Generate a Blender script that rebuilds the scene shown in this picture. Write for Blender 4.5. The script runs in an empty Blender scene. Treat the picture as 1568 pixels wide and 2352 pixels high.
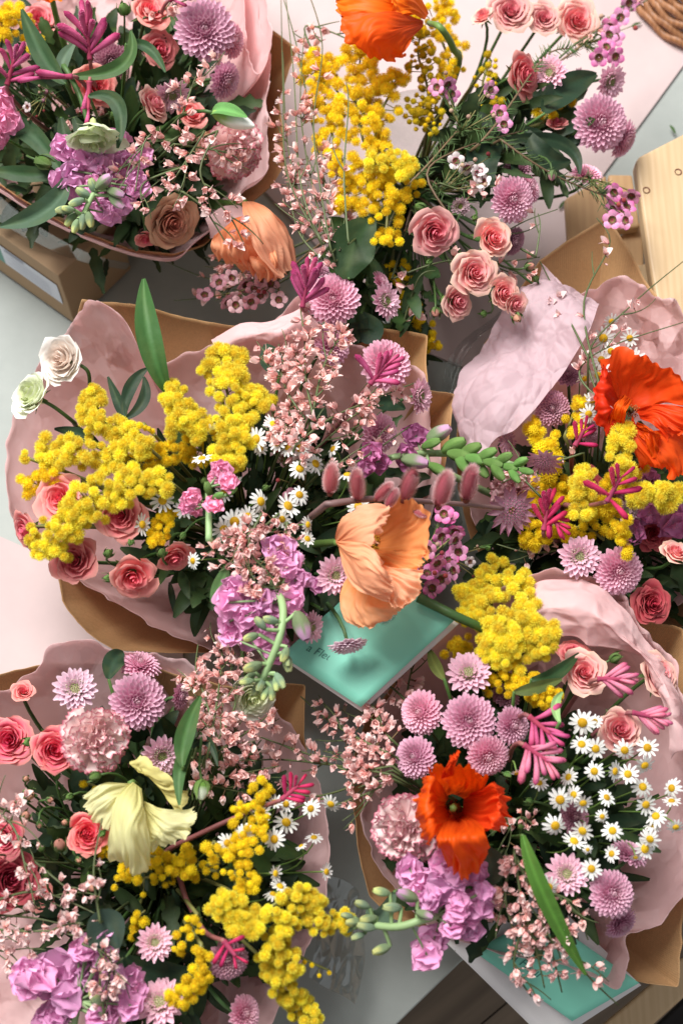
import bpy, math, random
from mathutils import Vector, Matrix, noise
rnd = random.Random(7)
scene = bpy.context.scene
pi = math.pi
# ------------------------------------------------------------------ camera, world, light
TILT = math.radians(22)
DIST = 1.47
LOOK = Vector((0, 0, 0.2))
BACK = Vector((0, -math.sin(TILT), math.cos(TILT)))
RIGHT = Vector((1, 0, 0))
UP = Vector((0, math.cos(TILT), math.sin(TILT)))
CAM = LOOK + BACK * DIST
cd = bpy.data.cameras.new('camera'); cam = bpy.data.objects.new('camera', cd)
scene.collection.objects.link(cam); scene.camera = cam
cam.location = CAM; cam.rotation_euler = (TILT, 0, 0)
cd.sensor_fit = 'VERTICAL'; cd.sensor_height = 36; cd.lens = 52
cd.clip_start = 0.05; cd.clip_end = 50
cd.dof.use_dof = True; cd.dof.focus_distance = 1.44; cd.dof.aperture_fstop = 5.0
w = bpy.data.worlds.new('World'); scene.world = w; w.use_nodes = True
bg = w.node_tree.nodes['Background']
bg.inputs[0].default_value = (0.95, 0.97, 1.0, 1); bg.inputs[1].default_value = 0.39
def area(name, loc, target, sx, sy, power, col):
    l = bpy.data.lights.new(name, 'AREA'); l.shape = 'RECTANGLE'; l.size = sx; l.size_y = sy
    l.energy = power; l.color = col
    o = bpy.data.objects.new(name, l); scene.collection.objects.link(o)
    o.location = loc; o.rotation_euler = (Vector(target) - Vector(loc)).to_track_quat('-Z', 'Y').to_euler()
area('window_light', (-1.35, 1.75, 3.8), (0.05, 0.05, 0.15), 2.4, 2.0, 355, (1.0, 0.985, 0.96))
scene.view_settings.view_transform = 'Standard'; scene.view_settings.look = 'None'
scene.view_settings.exposure = 0.0; scene.view_settings.gamma = 1
scene.view_settings.use_curve_mapping = False
scene.render.engine = 'CYCLES'
scene.cycles.max_bounces = 8; scene.cycles.transparent_max_bounces = 12

KW = 36 / 52 * 682 / 1024
def P(x, y, z):
    "photo position (1568 x 2352 frame) at world height z"
    d = -BACK + RIGHT * ((x - 784) / 1568 * KW) + UP * ((1176 - y) / 1568 * KW)
    return CAM + d * ((z - CAM.z) / d.z)
def PX(p):
    "metres per photo unit at a world point"
    return (CAM - p).dot(BACK) * KW / 1568
def lerp(a, b, t): return a + (b - a) * t
def clamp(x, a=0, b=1): return max(a, min(b, x))
def mix(a, b, t): return tuple(a[i] + (b[i] - a[i]) * t for i in range(3))

# ------------------------------------------------------------------ materials
def new_mat(name):
    m = bpy.data.materials.new(name); m.use_nodes = True
    nt = m.node_tree; b = nt.nodes['Principled BSDF']
    return m, nt, b
def N(nt, t, **kw):
    n = nt.nodes.new(t)
    for k, v in kw.items(): setattr(n, k, v)
    return n
def bump(nt, b, scale, dist, strength, detail=3, kind='noise', coord='Object', stretch=None):
    tc = N(nt, 'ShaderNodeTexCoord'); src = tc.outputs[coord]
    if stretch:
        mp = N(nt, 'ShaderNodeMapping'); mp.inputs['Scale'].default_value = stretch
        nt.links.new(src, mp.inputs[0]); src = mp.outputs[0]
    if kind == 'noise':
        t = N(nt, 'ShaderNodeTexNoise'); t.inputs['Detail'].default_value = detail; out = t.outputs[0]
    else:
        t = N(nt, 'ShaderNodeTexVoronoi'); out = t.outputs['Distance']
    t.inputs['Scale'].default_value = scale
    nt.links.new(src, t.inputs['Vector'])
    bp = N(nt, 'ShaderNodeBump'); bp.inputs['Strength'].default_value = strength; bp.inputs['Distance'].default_value = dist
    nt.links.new(out, bp.inputs['Height']); nt.links.new(bp.outputs[0], b.inputs['Normal'])
    return out
def petal_mat(name, trans=0.3, rough=0.6, spec=0.25, bscale=3.0, bdist=0.0005, var=0.12, coat=0.0):
    "colour comes from the mesh's own colour attribute; a slight variation from bloom to bloom"
    m, nt, b = new_mat(name)
    at = N(nt, 'ShaderNodeAttribute', attribute_name='Col')
    oi = N(nt, 'ShaderNodeObjectInfo')
    hs = N(nt, 'ShaderNodeHueSaturation')
    mr = N(nt, 'ShaderNodeMapRange'); mr.inputs['To Min'].default_value = 1 - var; mr.inputs['To Max'].default_value = 1 + var
    mh = N(nt, 'ShaderNodeMapRange'); mh.inputs['To Min'].default_value = .5 - var * .06; mh.inputs['To Max'].default_value = .5 + var * .06
    nt.links.new(oi.outputs['Random'], mr.inputs[0]); nt.links.new(mr.outputs[0], hs.inputs['Value'])
    nt.links.new(oi.outputs['Random'], mh.inputs[0]); nt.links.new(mh.outputs[0], hs.inputs['Hue'])
    nt.links.new(at.outputs['Color'], hs.inputs['Color'])
    nt.links.new(hs.outputs[0], b.inputs['Base Color'])
    b.inputs['Roughness'].default_value = rough; b.inputs['Specular IOR Level'].default_value = spec
    b.inputs['Coat Weight'].default_value = coat
    if bdist: bump(nt, b, bscale, bdist, 0.6)
    if trans:
        tr = N(nt, 'ShaderNodeBsdfTranslucent'); nt.links.new(hs.outputs[0], tr.inputs[0])
        mx = N(nt, 'ShaderNodeMixShader'); mx.inputs[0].default_value = trans
        nt.links.new(b.outputs[0], mx.inputs[1]); nt.links.new(tr.outputs[0], mx.inputs[2])
        nt.links.new(mx.outputs[0], nt.nodes['Material Output'].inputs[0])
    return m
M = {}
M['petal'] = petal_mat('petal', .22)
M['thin_petal'] = petal_mat('thin_petal', .35, rough=.5, bscale=5, bdist=.0008, var=.05)
M['mimosa'] = petal_mat('mimosa_fluff', .2, rough=.9, spec=.1, bdist=0, var=.14)
M['leaf'] = petal_mat('leaf', .12, rough=.55, spec=.25, bscale=60, bdist=.002, var=.2)
M['stem'] = petal_mat('stem', 0, rough=.5, spec=.4, bscale=120, bdist=.001, var=.15)
M['fuzz'] = petal_mat('velvet', .1, rough=.85, spec=.15, bscale=14, bdist=.0004, var=.12)

def simple_mat(name, col, rough=.6, spec=.4, **k):
    m, nt, b = new_mat(name); b.inputs['Base Color'].default_value = (*col, 1)
    b.inputs['Roughness'].default_value = rough; b.inputs['Specular IOR Level'].default_value = spec
    return m, nt, b

def kraft_mat():
    m, nt, b = new_mat('kraft_paper')
    tc = N(nt, 'ShaderNodeTexCoord')
    n1 = N(nt, 'ShaderNodeTexNoise'); n1.inputs['Scale'].default_value = 9; n1.inputs['Detail'].default_value = 8
    n2 = N(nt, 'ShaderNodeTexNoise'); n2.inputs['Scale'].default_value = 420; n2.inputs['Detail'].default_value = 2
    wv = N(nt, 'ShaderNodeTexWave'); wv.inputs['Scale'].default_value = 170; wv.inputs['Distortion'].default_value = .6
    for n in (n1, n2, wv): nt.links.new(tc.outputs['UV'] if n is wv else tc.outputs['Object'], n.inputs['Vector'])
    wv.inputs['Scale'].default_value = 60
    r = N(nt, 'ShaderNodeValToRGB'); r.color_ramp.elements[0].position = .3; r.color_ramp.elements[1].position = .72
    r.color_ramp.elements[0].color = (.52, .29, .125, 1); r.color_ramp.elements[1].color = (.68, .42, .21, 1)
    nt.links.new(n1.outputs[0], r.inputs[0])
    mx = N(nt, 'ShaderNodeMix', data_type='RGBA', blend_type='MULTIPLY'); mx.inputs[0].default_value = .25
    nt.links.new(r.outputs[0], mx.inputs[6]); nt.links.new(n2.outputs[0], mx.inputs[7])
    nt.links.new(mx.outputs[2], b.inputs['Base Color'])
    b.inputs['Roughness'].default_value = .68; b.inputs['Specular IOR Level'].default_value = .25
    bp = N(nt, 'ShaderNodeBump'); bp.inputs['Distance'].default_value = .0006; bp.inputs['Strength'].default_value = .35
    nt.links.new(wv.outputs[1], bp.inputs['Height']); nt.links.new(bp.outputs[0], b.inputs['Normal'])
    tr = N(nt, 'ShaderNodeBsdfTranslucent'); nt.links.new(mx.outputs[2], tr.inputs[0])
    ms = N(nt, 'ShaderNodeMixShader'); ms.inputs[0].default_value = .12
    nt.links.new(b.outputs[0], ms.inputs[1]); nt.links.new(tr.outputs[0], ms.inputs[2])
    nt.links.new(ms.outputs[0], nt.nodes['Material Output'].inputs[0])
    return m
M['kraft'] = kraft_mat()
def tissue_mat(name, col, tcol, facet=.42, sc=16):
    m, nt, b = new_mat(name)
    b.inputs['Base Color'].default_value = (*col, 1)
    b.inputs['Roughness'].default_value = .5; b.inputs['Specular IOR Level'].default_value = .3
    tc = N(nt, 'ShaderNodeTexCoord')
    n0 = N(nt, 'ShaderNodeTexNoise'); n0.inputs['Scale'].default_value = 9; n0.inputs['Detail'].default_value = 3
    nt.links.new(tc.outputs['Object'], n0.inputs['Vector'])
    ad = N(nt, 'ShaderNodeVectorMath', operation='MULTIPLY_ADD'); ad.inputs[1].default_value = (.07, .07, .07)
    nt.links.new(n0.outputs[1], ad.inputs[0]); nt.links.new(tc.outputs['Object'], ad.inputs[2])
    # crumpled paper: every facet leans its own way
    geo = N(nt, 'ShaderNodeNewGeometry'); last = geo.outputs['Normal']
    msk = N(nt, 'ShaderNodeTexNoise'); msk.inputs['Scale'].default_value = 6; nt.links.new(tc.outputs['Object'], msk.inputs['Vector'])
    mk = N(nt, 'ShaderNodeMapRange'); mk.inputs['From Min'].default_value = .35; mk.inputs['From Max'].default_value = .65; nt.links.new(msk.outputs[0], mk.inputs[0])
    for scale, k in ((sc, facet), (sc * 2.3, facet * .7), (sc * 5.5, facet * .3)):
        v = N(nt, 'ShaderNodeTexVoronoi', feature='SMOOTH_F1'); v.inputs['Smoothness'].default_value = .12; v.inputs['Scale'].default_value = scale; nt.links.new(ad.outputs[0], v.inputs['Vector'])
        s1 = N(nt, 'ShaderNodeVectorMath', operation='SUBTRACT'); s1.inputs[1].default_value = (.5, .5, .5); nt.links.new(v.outputs['Color'], s1.inputs[0])
        s2 = N(nt, 'ShaderNodeVectorMath', operation='SCALE'); nt.links.new(s1.outputs[0], s2.inputs[0])
        q = N(nt, 'ShaderNodeMath', operation='MULTIPLY'); q.inputs[1].default_value = k * 1.6; nt.links.new(mk.outputs[0], q.inputs[0]); nt.links.new(q.outputs[0], s2.inputs['Scale'])
        s3 = N(nt, 'ShaderNodeVectorMath', operation='ADD'); nt.links.new(last, s3.inputs[0]); nt.links.new(s2.outputs[0], s3.inputs[1]); last = s3.outputs[0]
    nn = N(nt, 'ShaderNodeVectorMath', operation='NORMALIZE'); nt.links.new(last, nn.inputs[0]); nt.links.new(nn.outputs[0], b.inputs['Normal'])
    tr = N(nt, 'ShaderNodeBsdfTranslucent'); tr.inputs[0].default_value = (*tcol, 1)
    nt.links.new(nn.outputs[0], tr.inputs['Normal'])
    ms = N(nt, 'ShaderNodeMixShader'); ms.inputs[0].default_value = .40
    nt.links.new(b.outputs[0], ms.inputs[1]); nt.links.new(tr.outputs[0], ms.inputs[2])
    tp = N(nt, 'ShaderNodeBsdfTransparent'); m2 = N(nt, 'ShaderNodeMixShader'); m2.inputs[0].default_value = .20
    nt.links.new(ms.outputs[0], m2.inputs[1]); nt.links.new(tp.outputs[0], m2.inputs[2])
    nt.links.new(m2.outputs[0], nt.nodes['Material Output'].inputs[0])
    return m
M['tissue'] = tissue_mat('pink_tissue', (.97, .70, .70), (.98, .66, .65), .6, 24)
M['tissue_pale'] = tissue_mat('pale_pink_tissue', (.74, .58, .62), (.85, .6, .66), .35, 26)
def clear_mat():
    m, nt, b = new_mat('clear_film')
    tp = N(nt, 'ShaderNodeBsdfTransparent'); tp.inputs[0].default_value = (.93, .95, .95, 1)
    gl = N(nt, 'ShaderNodeBsdfGlossy'); gl.inputs['Roughness'].default_value = .12
    lw = N(nt, 'ShaderNodeLayerWeight'); lw.inputs[0].default_value = .25
    mr = N(nt, 'ShaderNodeMapRange'); mr.inputs['To Min'].default_value = .05; mr.inputs['To Max'].default_value = .55
    ms = N(nt, 'ShaderNodeMixShader')
    nt.links.new(lw.outputs['Facing'], mr.inputs[0]); nt.links.new(mr.outputs[0], ms.inputs[0])
    nt.links.new(tp.outputs[0], ms.inputs[1]); nt.links.new(gl.outputs[0], ms.inputs[2])
    nt.links.new(ms.outputs[0], nt.nodes['Material Output'].inputs[0])
    return m
M['clear'] = clear_mat()
def wood_mat(name, c1, c2, scale=1.0, rough=.5):
    m, nt, b = new_mat(name)
    tc = N(nt, 'ShaderNodeTexCoord'); mp = N(nt, 'ShaderNodeMapping'); mp.inputs['Scale'].default_value = (26 * scale, 1.3 * scale, 26 * scale)
    nt.links.new(tc.outputs['Object'], mp.inputs[0])
    n = N(nt, 'ShaderNodeTexNoise'); n.inputs['Scale'].default_value = 3; n.inputs['Detail'].default_value = 6; n.inputs['Distortion'].default_value = .4
    wv = N(nt, 'ShaderNodeTexWave', bands_direction='X'); wv.inputs['Scale'].default_value = .7; wv.inputs['Distortion'].default_value = 5; wv.inputs['Detail'].default_value = 3; wv.inputs['Detail Scale'].default_value = .6
    nt.links.new(mp.outputs[0], n.inputs['Vector']); nt.links.new(mp.outputs[0], wv.inputs['Vector'])
    mx = N(nt, 'ShaderNodeMix', data_type='FLOAT'); mx.inputs[0].default_value = .16
    nt.links.new(n.outputs[0], mx.inputs[2]); nt.links.new(wv.outputs[1], mx.inputs[3])
    r = N(nt, 'ShaderNodeValToRGB'); r.color_ramp.elements[0].position = .25; r.color_ramp.elements[1].position = .7
    r.color_ramp.elements[0].color = (*c1, 1); r.color_ramp.elements[1].color = (*c2, 1)
    nt.links.new(mx.outputs[0], r.inputs[0]); nt.links.new(r.outputs[0], b.inputs['Base Color'])
    b.inputs['Roughness'].default_value = rough
    bp = N(nt, 'ShaderNodeBump'); bp.inputs['Distance'].default_value = .0006; bp.inputs['Strength'].default_value = .4
    nt.links.new(mx.outputs[0], bp.inputs['Height']); nt.links.new(bp.outputs[0], b.inputs['Normal'])
    return m
M['pine'] = wood_mat('pine_wood', (.50, .34, .18), (.60, .43, .25), 2.2)
M['pine2'] = wood_mat('pine_slat', (.52, .30, .14), (.60, .37, .18), 2.0)
M['darkwood'] = wood_mat('weathered_floorboard', (.12, .085, .058), (.24, .175, .12), .6, .6)
M['wicker'] = wood_mat('wicker', (.22, .09, .035), (.42, .19, .08), 3)
def stone_mat(name, base, dark, spots):
    m, nt, b = new_mat(name)
    tc = N(nt, 'ShaderNodeTexCoord')
    n1 = N(nt, 'ShaderNodeTexNoise'); n1.inputs['Scale'].default_value = 5; n1.inputs['Detail'].default_value = 8; n1.inputs['Roughness'].default_value = .65
    n2 = N(nt, 'ShaderNodeTexNoise'); n2.inputs['Scale'].default_value = 38; n2.inputs['Detail'].default_value = 3
    for n in (n1, n2): nt.links.new(tc.outputs['Object'], n.inputs['Vector'])
    r = N(nt, 'ShaderNodeValToRGB'); r.color_ramp.elements[0].position = .35; r.color_ramp.elements[1].position = .65
    r.color_ramp.elements[0].color = (*dark, 1); r.color_ramp.elements[1].color = (*base, 1)
    nt.links.new(n1.outputs[0], r.inputs[0])
    r2 = N(nt, 'ShaderNodeValToRGB'); r2.color_ramp.elements[0].position = .22; r2.color_ramp.elements[1].position = .27
    r2.color_ramp.elements[0].color = (*spots, 1); r2.color_ramp.elements[1].color = (1, 1, 1, 1)
    nt.links.new(n2.outputs[0], r2.inputs[0])
    mx = N(nt, 'ShaderNodeMix', data_type='RGBA', blend_type='MULTIPLY'); mx.inputs[0].default_value = .8
    nt.links.new(r.outputs[0], mx.inputs[6]); nt.links.new(r2.outputs[0], mx.inputs[7])
    nt.links.new(mx.outputs[2], b.inputs['Base Color']); b.inputs['Roughness'].default_value = .8; b.inputs['Specular IOR Level'].default_value = .12
    bp = N(nt, 'ShaderNodeBump'); bp.inputs['Distance'].default_value = .001; bp.inputs['Strength'].default_value = .3
    nt.links.new(n1.outputs[0], bp.inputs['Height']); nt.links.new(bp.outputs[0], b.inputs['Normal'])
    return m
M['white_top'] = stone_mat('pale_grey_paint', (.42, .445, .42), (.34, .365, .345), (.55, .5, .42))
M['pink_top'] = stone_mat('pale_pink_paint', (.60, .475, .465), (.52, .415, .41), (.6, .5, .42))
M['card_mint'], _n, _b = simple_mat('mint_card', (.23, .66, .50), .45, .4)
M['card_white'], _n, _b = simple_mat('white_card', (.80, .76, .75), .5, .4)
M['ink'], _n, _b = simple_mat('dark_ink', (.05, .20, .16), .5)
M['cardboard'], _nt, _b = simple_mat('brown_cardboard', (.40, .27, .16), .75, .2)
bump(_nt, _b, 60, .0005, .4)
M['label'], _n, _b = simple_mat('label_white', (.66, .68, .75), .5)
M['print'], _n, _b = simple_mat('label_print', (.42, .43, .50), .5)
M['mint_tape'], _n, _b = simple_mat('green_print', (.12, .30, .24), .55)
M['coral'], _n, _b = simple_mat('coral_print', (.55, .20, .16), .55)
M['glass'] = M['clear']

# ------------------------------------------------------------------ mesh builder
class MB:
    def __init__(s): s.v = []; s.f = []; s.c = []; s.uv = None
    def grid(s, f, nu, nv, col, close=False):
        b = len(s.v)
        n = nu if close else nu + 1
        for j in range(nv + 1):
            for i in range(n):
                u, v = i / nu, j / nv
                s.v.append(tuple(f(u, v))); s.c.append(col(u, v) if callable(col) else col)
        for j in range(nv):
            for i in range(nu):
                a = b + j * n + i; a2 = b + j * n + (i + 1) % n
                s.f.append((a, a2, a2 + n, a + n))
    def tube(s, pts, rad, sides=5, col=(.1, .2, .05), cap=True):
        pts = [Vector(p) for p in pts]; b = len(s.v); n = len(pts)
        t0 = (pts[1] - pts[0]).normalized()
        ref = t0.orthogonal().normalized()
        for k, p in enumerate(pts):
            t = (pts[min(k + 1, n - 1)] - pts[max(k - 1, 0)])
            t = t.normalized() if t.length > 1e-9 else t0
            ref = (ref - t * ref.dot(t))
            ref = ref.normalized() if ref.length > 1e-6 else t.orthogonal().normalized()
            w_ = t.cross(ref)
            r = rad(k / (n - 1)) if callable(rad) else rad
            c = col(k / (n - 1)) if callable(col) else col
            for i in range(sides):
                a = 2 * pi * i / sides
                s.v.append(tuple(p + ref * (math.cos(a) * r) + w_ * (math.sin(a) * r))); s.c.append(c)
        for k in range(n - 1):
            for i in range(sides):
                a = b + k * sides + i; a2 = b + k * sides + (i + 1) % sides
                s.f.append((a, a2, a2 + sides, a + sides))
        if cap:
            s.f.append(tuple(b + i for i in range(sides))[::-1])
            s.f.append(tuple(b + (n - 1) * sides + i for i in range(sides)))
    def ball(s, c, r, nu=8, nv=6, col=(1, 1, 1), sc=(1, 1, 1), rot=None):
        c = Vector(c)
        def f(u, v):
            th = v * pi; ph = u * 2 * pi
            d = Vector((math.sin(th) * math.cos(ph) * sc[0], math.sin(th) * math.sin(ph) * sc[1], math.cos(th) * sc[2])) * r
            if rot: d = rot @ d
            return c + d
        s.grid(f, nu, nv, col, True)
    def mesh(s, name, mat, smooth=True):
        me = bpy.data.meshes.new(name); me.from_pydata(s.v, [], s.f)
        ca = me.color_attributes.new('Col', 'FLOAT_COLOR', 'POINT')
        flat = []
        for c in s.c: flat += [c[0], c[1], c[2], 1.0]
        ca.data.foreach_set('color', flat)
        if s.uv:
            ul = me.uv_layers.new(name='UVMap')
            li = [0] * len(me.loops); me.loops.foreach_get('vertex_index', li)
            ul.data.foreach_set('uv', [x for i in li for x in s.uv[i]])
        me.materials.append(M[mat] if isinstance(mat, str) else mat)
        if smooth: me.polygons.foreach_set('use_smooth', [True] * len(me.polygons))
        me.update(); return me
def link(name, me, parent=None, mtx=None):
    o = bpy.data.objects.new(name, me); scene.collection.objects.link(o)
    if parent: o.parent = parent
    if mtx is not None: o.matrix_basis = mtx
    return o
THINGS = []
def thing(name, cat, look, loc, pos, group=None):
    o = bpy.data.objects.new(name, None); scene.collection.objects.link(o); o.location = loc
    o.empty_display_size = .01
    o['category'] = cat
    if group: o['group'] = group
    THINGS.append((o, look, pos))
    return o
def set_thing(o, cat, label, group=None):
    o['category'] = cat; o['label'] = label
    if group: o['group'] = group
    return o
def structure(o): o['kind'] = 'structure'; return o
def ch(name, me, root, p, rot=None, s=1.0):
    m = Matrix.Translation(p - root.location)
    if rot is not None: m = m @ rot.to_4x4()
    if not hasattr(s, '__len__'): s = (s, s, s)
    return link(name, me, root, m @ Matrix.Diagonal((*s, 1)))
def facing(p, tilt=0, az=0, spin=None):
    "rotation whose Z axis looks toward the viewer, leaned `tilt` degrees to picture direction az"
    B = (CAM - p).normalized(); t = math.radians(tilt); a = math.radians(az)
    Rr = RIGHT; Uu = B.cross(Rr).normalized()
    ax = B * math.cos(t) + (Rr * math.cos(a) + Uu * math.sin(a)) * math.sin(t)
    q = ax.to_track_quat('Z', 'Y')
    if spin is None: spin = rnd.uniform(0, 2 * pi)
    return (q.to_matrix() @ Matrix.Rotation(spin, 3, 'Z')), ax
def facing_fan(p, tilt, az):
    "like facing, but the local X axis points to picture direction az"
    B = (CAM - p).normalized(); t = math.radians(tilt); a = math.radians(az); Uu = B.cross(RIGHT).normalized()
    d = RIGHT * math.cos(a) + Uu * math.sin(a); ax = B * math.cos(t) + d * math.sin(t); x = (d * math.cos(t) - B * math.sin(t)).normalized()
    return Matrix((x, ax.cross(x), ax)).transposed(), ax
def bez(a, b, c, n=8):
    return [a * (1 - t) ** 2 + b * 2 * t * (1 - t) + c * t * t for t in [i / n for i in range(n + 1)]]
def catmull(pts, n):
    "n+1 samples of a smooth open curve"
    out = []; m = len(pts) - 1
    for i in range(n + 1):
        t = i / n * m; k = min(int(t), m - 1); t -= k
        p0 = pts[max(k - 1, 0)]; p1 = pts[k]; p2 = pts[k + 1]; p3 = pts[min(k + 2, m)]
        out.append(0.5 * ((2 * p1) + (p2 - p0) * t + (2 * p0 - 5 * p1 + 4 * p2 - p3) * t * t + (3 * p1 - p0 - 3 * p2 + p3) * t ** 3))
    return out
def catmull_closed(pts, n):
    out = []; m = len(pts)
    for i in range(n):
        t = i / n * m; k = int(t) % m; t -= int(t)
        p0, p1, p2, p3 = pts[(k - 1) % m], pts[k], pts[(k + 1) % m], pts[(k + 2) % m]
        out.append(0.5 * ((2 * p1) + (p2 - p0) * t + (2 * p0 - 5 * p1 + 4 * p2 - p3) * t * t + (3 * p1 - p0 - 3 * p2 + p3) * t ** 3))
    return out
def crumple(x, y, z, seed, lo=0, hi=9):
    "creased paper: networks of sharp ridges at several sizes, about 0..1"
    wx = nz(x * 9 + seed, y * 9, z * 9) * .03; wy = nz(x * 9, y * 9 + seed, z * 9 + 5) * .03
    h = 0
    for f, c in ((13, .55), (29, .32), (58, .15)):
        d = noise.voronoi(Vector(((x + wx) * f + seed, (y + wy) * f, z * f)))[0]
        m = .5 + 1.1 * max(0, nz(x * 7 + f, y * 7 + seed, z * 7) + .2)
        h += (d[1] - d[0]) * c * m
    return h
def nz(*a): return noise.noise(Vector(a))
# ------------------------------------------------------------------ flower meshes (unit radius, axis +Z)
PROF = [(0, .45), (.3, .75), (.6, 1.0), (.85, .85), (1, .25)]
def prof(v):
    for k in range(len(PROF) - 1):
        if v <= PROF[k + 1][0]:
            a, b = PROF[k], PROF[k + 1]
            return lerp(a[1], b[1], (v - a[0]) / (b[0] - a[0]))
    return .25
def chrys_mesh(seed, n=170, maxpol=100, core=.0, tip=(.80, .50, .70), base=(.42, .12, .30), wid=.128, flat=.72, cen=(.75, .62, .60)):
    r = random.Random(seed); b = MB()
    for i in range(n):
        t = (i + .5) / n; t = core + (1 - core) * t
        a = i * 2.39996 + r.uniform(-.04, .04)
        pol = math.radians(6 + (maxpol - 6) * t ** .62 + r.uniform(-1.5, 1.5))
        L = lerp(.50, 1.0, t ** .55) * r.uniform(.97, 1.03)
        d = Vector((math.sin(pol) * math.cos(a), math.sin(pol) * math.sin(a), math.cos(pol)))
        s = Vector((-math.sin(a), math.cos(a), 0)); nn = s.cross(d) * -1
        if nn.z < 0: nn = -nn
        W = wid * lerp(.55, 1.15, t) * r.uniform(.9, 1.1)
        inc = .16 * (1 - .5 * t)
        v0 = .35
        tc = mix(tip, cen, clamp(1 - t * 2.2) * .6)
        k = r.uniform(.92, 1.06)
        def f(u, v, d=d, s=s, nn=nn, L=L, W=W, inc=inc):
            uu = u * 2 - 1; vv = v0 + (1 - v0) * v
            p = d * (L * vv) + s * (uu * W * prof(v)) + nn * (abs(uu) ** 2 * W * .8 * prof(v) + inc * v ** 2.2)
            return Vector((p.x, p.y, p.z * flat))
        b.grid(f, 2, 4, lambda u, v, tc=tc, k=k: tuple(c * k for c in mix(base, tc, clamp(v * v * .8 + abs(u - .5) * .8))))
    b.ball((0, 0, .05), .34, 8, 6, base, (1, 1, .8))
    return b.mesh('chrysanthemum_bloom', 'petal')
def chrys_open_mesh(seed, rings=((1.0, 17, 84), (.90, 17, 74), (.76, 15, 62), (.6, 14, 46)), tip=(.93, .60, .71), base=(.70, .32, .45), ccol=(.36, .50, .14)):
    r = random.Random(seed); b = MB()
    for L, n, pol0 in rings:
        off = r.uniform(0, 6)
        for i in range(n):
            a = off + 2 * pi * i / n + r.uniform(-.07, .07); pol = math.radians(pol0 + r.uniform(-6, 4))
            d = Vector((math.sin(pol) * math.cos(a), math.sin(pol) * math.sin(a), math.cos(pol)))
            s = Vector((-math.sin(a), math.cos(a), 0)); nn = s.cross(d) * -1
            if nn.z < 0: nn = -nn
            W = .15 * L * r.uniform(.85, 1.1); LL = L * r.uniform(.92, 1.05)
            def f(u, v, d=d, s=s, nn=nn, LL=LL, W=W):
                uu = u * 2 - 1
                return d * (LL * (.2 + .8 * v)) + s * (uu * W * prof(v)) + nn * (uu * uu * W * .55 * prof(v) + .08 * v * v)
            b.grid(f, 2, 4, lambda u, v: mix(base, tip, clamp(v + abs(u - .5) * .6)))
    # inner florets: small tubes with pale tips round a green heart
    for i in range(90):
        t = (i + .5) / 90; a = i * 2.39996; rr = .47 * math.sqrt(t)
        p = Vector((rr * math.cos(a), rr * math.sin(a), .26 - .25 * rr))
        d = Vector((math.cos(a) * t * .6, math.sin(a) * t * .6, 1)).normalized()
        c = mix(ccol, mix(tip, (.85, .75, .7), .4), clamp(t * 1.5 - .25))
        b.tube([p, p + d * (.10 + .08 * t)], .026 + .012 * t, 4, c)
    b.ball((0, 0, .06), .42, 8, 6, mix(base, ccol, .5), (1, 1, .5))
    return b.mesh('chrysanthemum_bloom', 'petal')
def rose_mesh(seed, inner, outer, edge, layers=6, open_=1.0, ruf=.05):
    r = random.Random(seed); b = MB()
    for k in range(layers):
        t = k / (layers - 1)
        rad = lerp(.06, .86, t ** 1.2); n = [2, 3, 3, 4, 5, 5, 5, 5, 5][k if k < 9 else 8]
        hw = math.radians(lerp(105, 52, t ** .6)); top = lerp(.86, .52, t ** 1.6); flare = (.02 + .30 * t ** 2.2) * open_
        off = k * 1.1 + r.uniform(-.4, .4)
        for i in range(n):
            a0 = off + 2 * pi * i / n + r.uniform(-.28, .28); hh = top * r.uniform(.88, 1.07); sd = r.uniform(0, 50)
            fl = flare * r.uniform(.7, 1.3); rr = rad * r.uniform(.86, 1.10)
            def f(u, v, a0=a0, hh=hh, sd=sd, fl=fl, rr=rr):
                uu = u * 2 - 1; a = a0 + uu * hw * (.55 + .45 * v)
                round_ = 1 - .32 * abs(uu) ** 2.6
                q = v * round_
                R = rr * (.3 + .7 * math.sin(min(q, 1) * pi / 2) ** .8) * (1 + .18 * uu) + fl * max(0, q - .62) ** 1.3 * 2.3
                R += nz(math.cos(a) * 2 + sd, math.sin(a) * 2, v * 2) * ruf * (1 + 2 * t) * v
                z = hh * (q if q < .85 else .85 + (q - .85) * (1 - 1.9 * t * open_)) + .02 * nz(a * 2, sd, 0)
                # slight pointed tip on the outer petals
                if t > .5: R += .08 * t * math.exp(-(uu / .16) ** 2) * v ** 6
                return Vector((R * math.cos(a), R * math.sin(a), z))
            c0 = mix(inner, outer, t ** 1.2)
            b.grid(f, 8, 7, lambda u, v, c0=c0, t=t: mix(mix(c0, inner, .35 * (1 - v)), edge, clamp((v - .8) * 4) * (.25 + .55 * t)))
    b.ball((0, 0, .1), .16, 8, 5, inner, (1, 1, 3.2))
    return b.mesh('rose_bloom', 'petal')
def calyx_mesh(seed, col=(.10, .19, .05), n=5, L=.9):
    r = random.Random(seed); b = MB()
    b.ball((0, 0, -.06), .26, 8, 6, col, (1, 1, .9))
    for i in range(n):
        a = 2 * pi * i / n + r.uniform(-.2, .2); LL = L * r.uniform(.85, 1.1); dr = r.uniform(-.1, .35)
        def f(u, v, a=a, LL=LL, dr=dr):
            uu = u * 2 - 1; w_ = .13 * (1 - v) ** .7 + .004
            R = .12 + LL * .8 * v
            p = Vector((R, uu * w_, .02 + LL * dr * v * v - .2 * v + abs(uu) * .03))
            return Matrix.Rotation(a, 3, 'Z') @ p
        b.grid(f, 2, 5, mix(col, (.2, .3, .1), .3))
    return b.mesh('calyx', 'leaf')
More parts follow.
